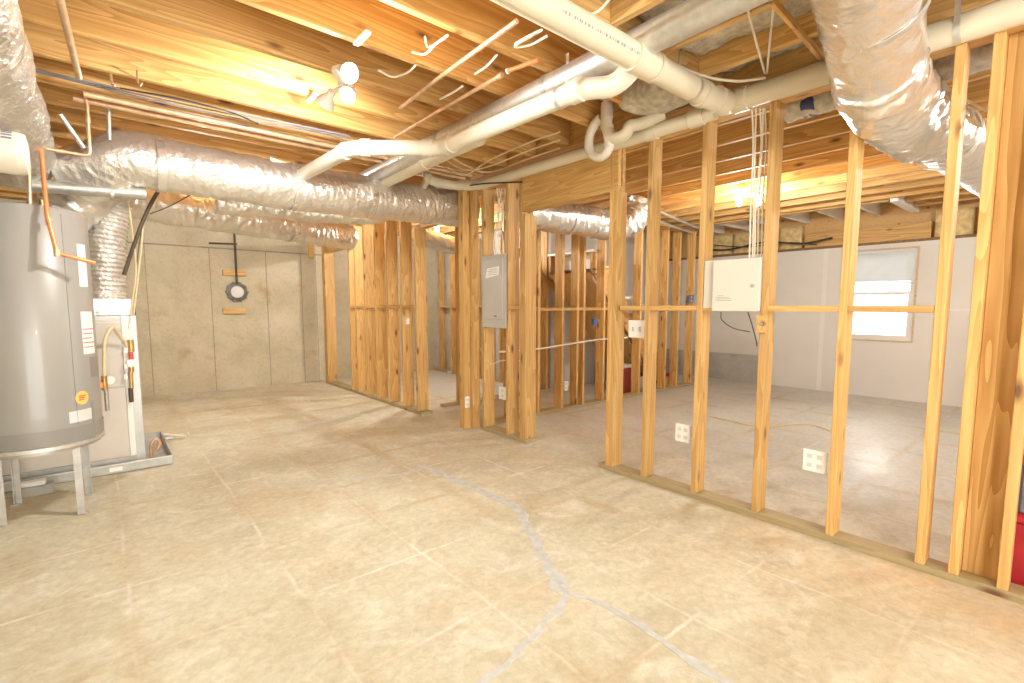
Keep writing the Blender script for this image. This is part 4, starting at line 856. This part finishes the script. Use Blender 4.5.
for i, (xa, xb) in enumerate(((752, 751), (756, 754), (760, 756), (763, 759), (765, 763))):
    wire('electrical_cable', nm[i]+' white cable dropping beside the stud into the beige cabinet', [onx(xa, 108, XF+.02), onx(xa+1-2*(i % 2), 150, XF+.05), onx(xb, 200, XF+.05), onx(xb-1, 240, XF+.05), onx(xb-2, 268, XF+.05)], .005, 'cable')
for i, (xa, xm, xb) in enumerate(((497, 499, 494), (499, 503, 498), (502, 498, 503), (504, 506, 506), (506, 502, 500))):
    wire('electrical_cable', ('leftmost', 'second', 'middle', 'fourth', 'rightmost')[i]+' white cable fanning down into the top of the grey breaker panel', [onx(xa, 188, XF+.04), onx(xm, 215, XF+.04), onx(xb, 240, XF+.04), onx(xb+1, 262, XF+.05)], .0055, 'cable')
wire('electrical_cable', 'long cream cable sagging across the bare floor of the window room', [onz(686, 411, .006), onz(718, 418, .006), onz(750, 425, .006), onz(775, 426, .006), onz(805, 424, .006), onz(826, 429, .006), onz(838, 436, .006)], .008, 'cable_yellow')
wire('electrical_cable', 'black wire looping below the beige cabinet to its right', [onx(748, 312, XF+.03), onx(752, 325, XF+.03), onx(756, 340, XF+.03), onx(757, 346, XF+.0)], .0035, 'black')
wire('electrical_cable', 'thin dark wire curving below the middle of the beige cabinet', [onx(721, 312, XF+.05), onx(722, 320, XF+.05), onx(733, 328, XF+.05), onx(750, 332, XF+.05)], .003, 'black')
for i, (zz, l_) in enumerate(((.83, 'white cable threaded level through the middle wall studs'),)):
    wire('electrical_cable', l_, [(3.3, 4.12, .80), (3.9, 4.12, .80), (4.4, 4.12, .83), (5.0, 4.12, .86), (5.6, 4.12, .86)], .011, 'cable')
wire('electrical_cable', 'white cable running behind the short wall under the breaker panel', [onx(488, 368, 3.14), onx(500, 361, 3.14), onx(520, 361, 3.14)], .007, 'cable')
wire('electrical_cable', 'tan cable slanting down the corner post toward the lower outlet', [onx(478, 345, 3.05), onx(486, 358, 3.05), onx(491, 365, 3.05)], .006, 'cable_yellow')
for i, (a, b, l_) in enumerate((((5.3, 3.6), (7.6, 4.05), 'upper'), ((5.2, 3.75), (7.2, 4.1), 'lower'))):
    wire('conduit', l_+' silvery conduit under the joists near the middle wall corner', [(a[0], a[1], 2.52-i*.04), ((a[0]+b[0])/2, (a[1]+b[1])/2, 2.5-i*.05), (b[0], b[1], 2.5-i*.05)], .018, 'galv', 'conduit')
wire('electrical_cable', 'dark cable bunch strung along the top of the window wall', [(8.3, 4.5, 2.3), (8.25, 4.0, 2.26), (8.2, 3.4, 2.32), (8.25, 2.9, 2.25), (8.3, 2.5, 2.3)], .014, 'black')
wire('electrical_cable', 'second dark cable drooping at the top of the window wall', [(8.28, 4.3, 2.36), (8.2, 3.7, 2.27), (8.22, 3.1, 2.28), (8.3, 2.7, 2.22)], .010, 'hose')
wire('electrical_cable', 'white cable looping off the big foil duct between the last studs', [onx(934, 70, 3.12), onx(945, 92, 3.12), onx(962, 112, 3.14), onx(975, 124, 3.14), onx(983, 126, 3.14)], .007, 'cable')
wire('electrical_cable', 'cream cable sagging near the outer studs below the big foil duct', [onx(940, 85, 3.16), onx(955, 95, 3.2), onx(972, 103, 3.2), onx(987, 111, 3.16)], .006, 'cable')
for i, (px, l_) in enumerate((((447, 148), 'first'), ((455, 160), 'second'), ((462, 172), 'third'))):
    ceil(l_+' of the loose white cables crossing the joists above the corner post', [(440+i*4, 150+i*9), (465, 165+i*5), (490, 172-i*6), (530, 158-i*8), (560, 148-i*8)], 2.59-.01*i, .007, 'cable_yellow', 'electrical_cable')
pipe('vent_pipe', 'short cream pipe stub bending up into the joists left of the corner post', [onz(424, 186, 2.5), onz(428, 178, 2.5), onz(424, 166, 2.7)], .035, 'pvc', .05)

# families of like things
FAMILY = {'cable': 'loose house cables', 'duct': 'silver air ducts', 'pipe': 'exposed pipes', 'outlet': 'electrical outlets', 'switch': 'wall switches', 'stud wall': 'open stud walls', 'light': 'bare ceiling lights',
          'block': 'wooden blocks', 'box': 'boxes and totes', 'junction box': 'junction boxes', 'hook': 'pipe hooks', 'conduit': 'metal conduits', 'post': 'timber posts'}
for o in bpy.data.objects:
    if o.parent is None and o.get('category') in FAMILY: o['group'] = FAMILY[o['category']]
# ================================================================== LIGHT, SKY, CAMERA
w = bpy.data.worlds.new('sky'); SC.world = w; w.use_nodes = True; N = w.node_tree.nodes; L = w.node_tree.links
bg = N['Background']; bg.inputs['Color'].default_value = (1.0, .985, .965, 1); bg.inputs['Strength'].default_value = 3.0   # bright overcast sky
cam_d = bpy.data.cameras.new('camera'); cam = bpy.data.objects.new('camera', cam_d); C.objects.link(cam)
cam_d.sensor_width = 36; cam_d.lens = F/1024*36; cam_d.shift_y = (CY-341.5)/1024; cam_d.clip_start = .02
cam.location = (0, 0, H); cam.rotation_euler = (math.pi/2-TH, 0, -YAW); SC.camera = cam
vs_ = SC.view_settings; vs_.view_transform = 'Standard'; vs_.look = 'None'; vs_.exposure = 1.36; vs_.gamma = 1; vs_.use_curve_mapping = False
SC.cycles.use_denoising = True; SC.cycles.max_bounces = 10; SC.cycles.diffuse_bounces = 6; SC.cycles.sample_clamp_indirect = 8.0
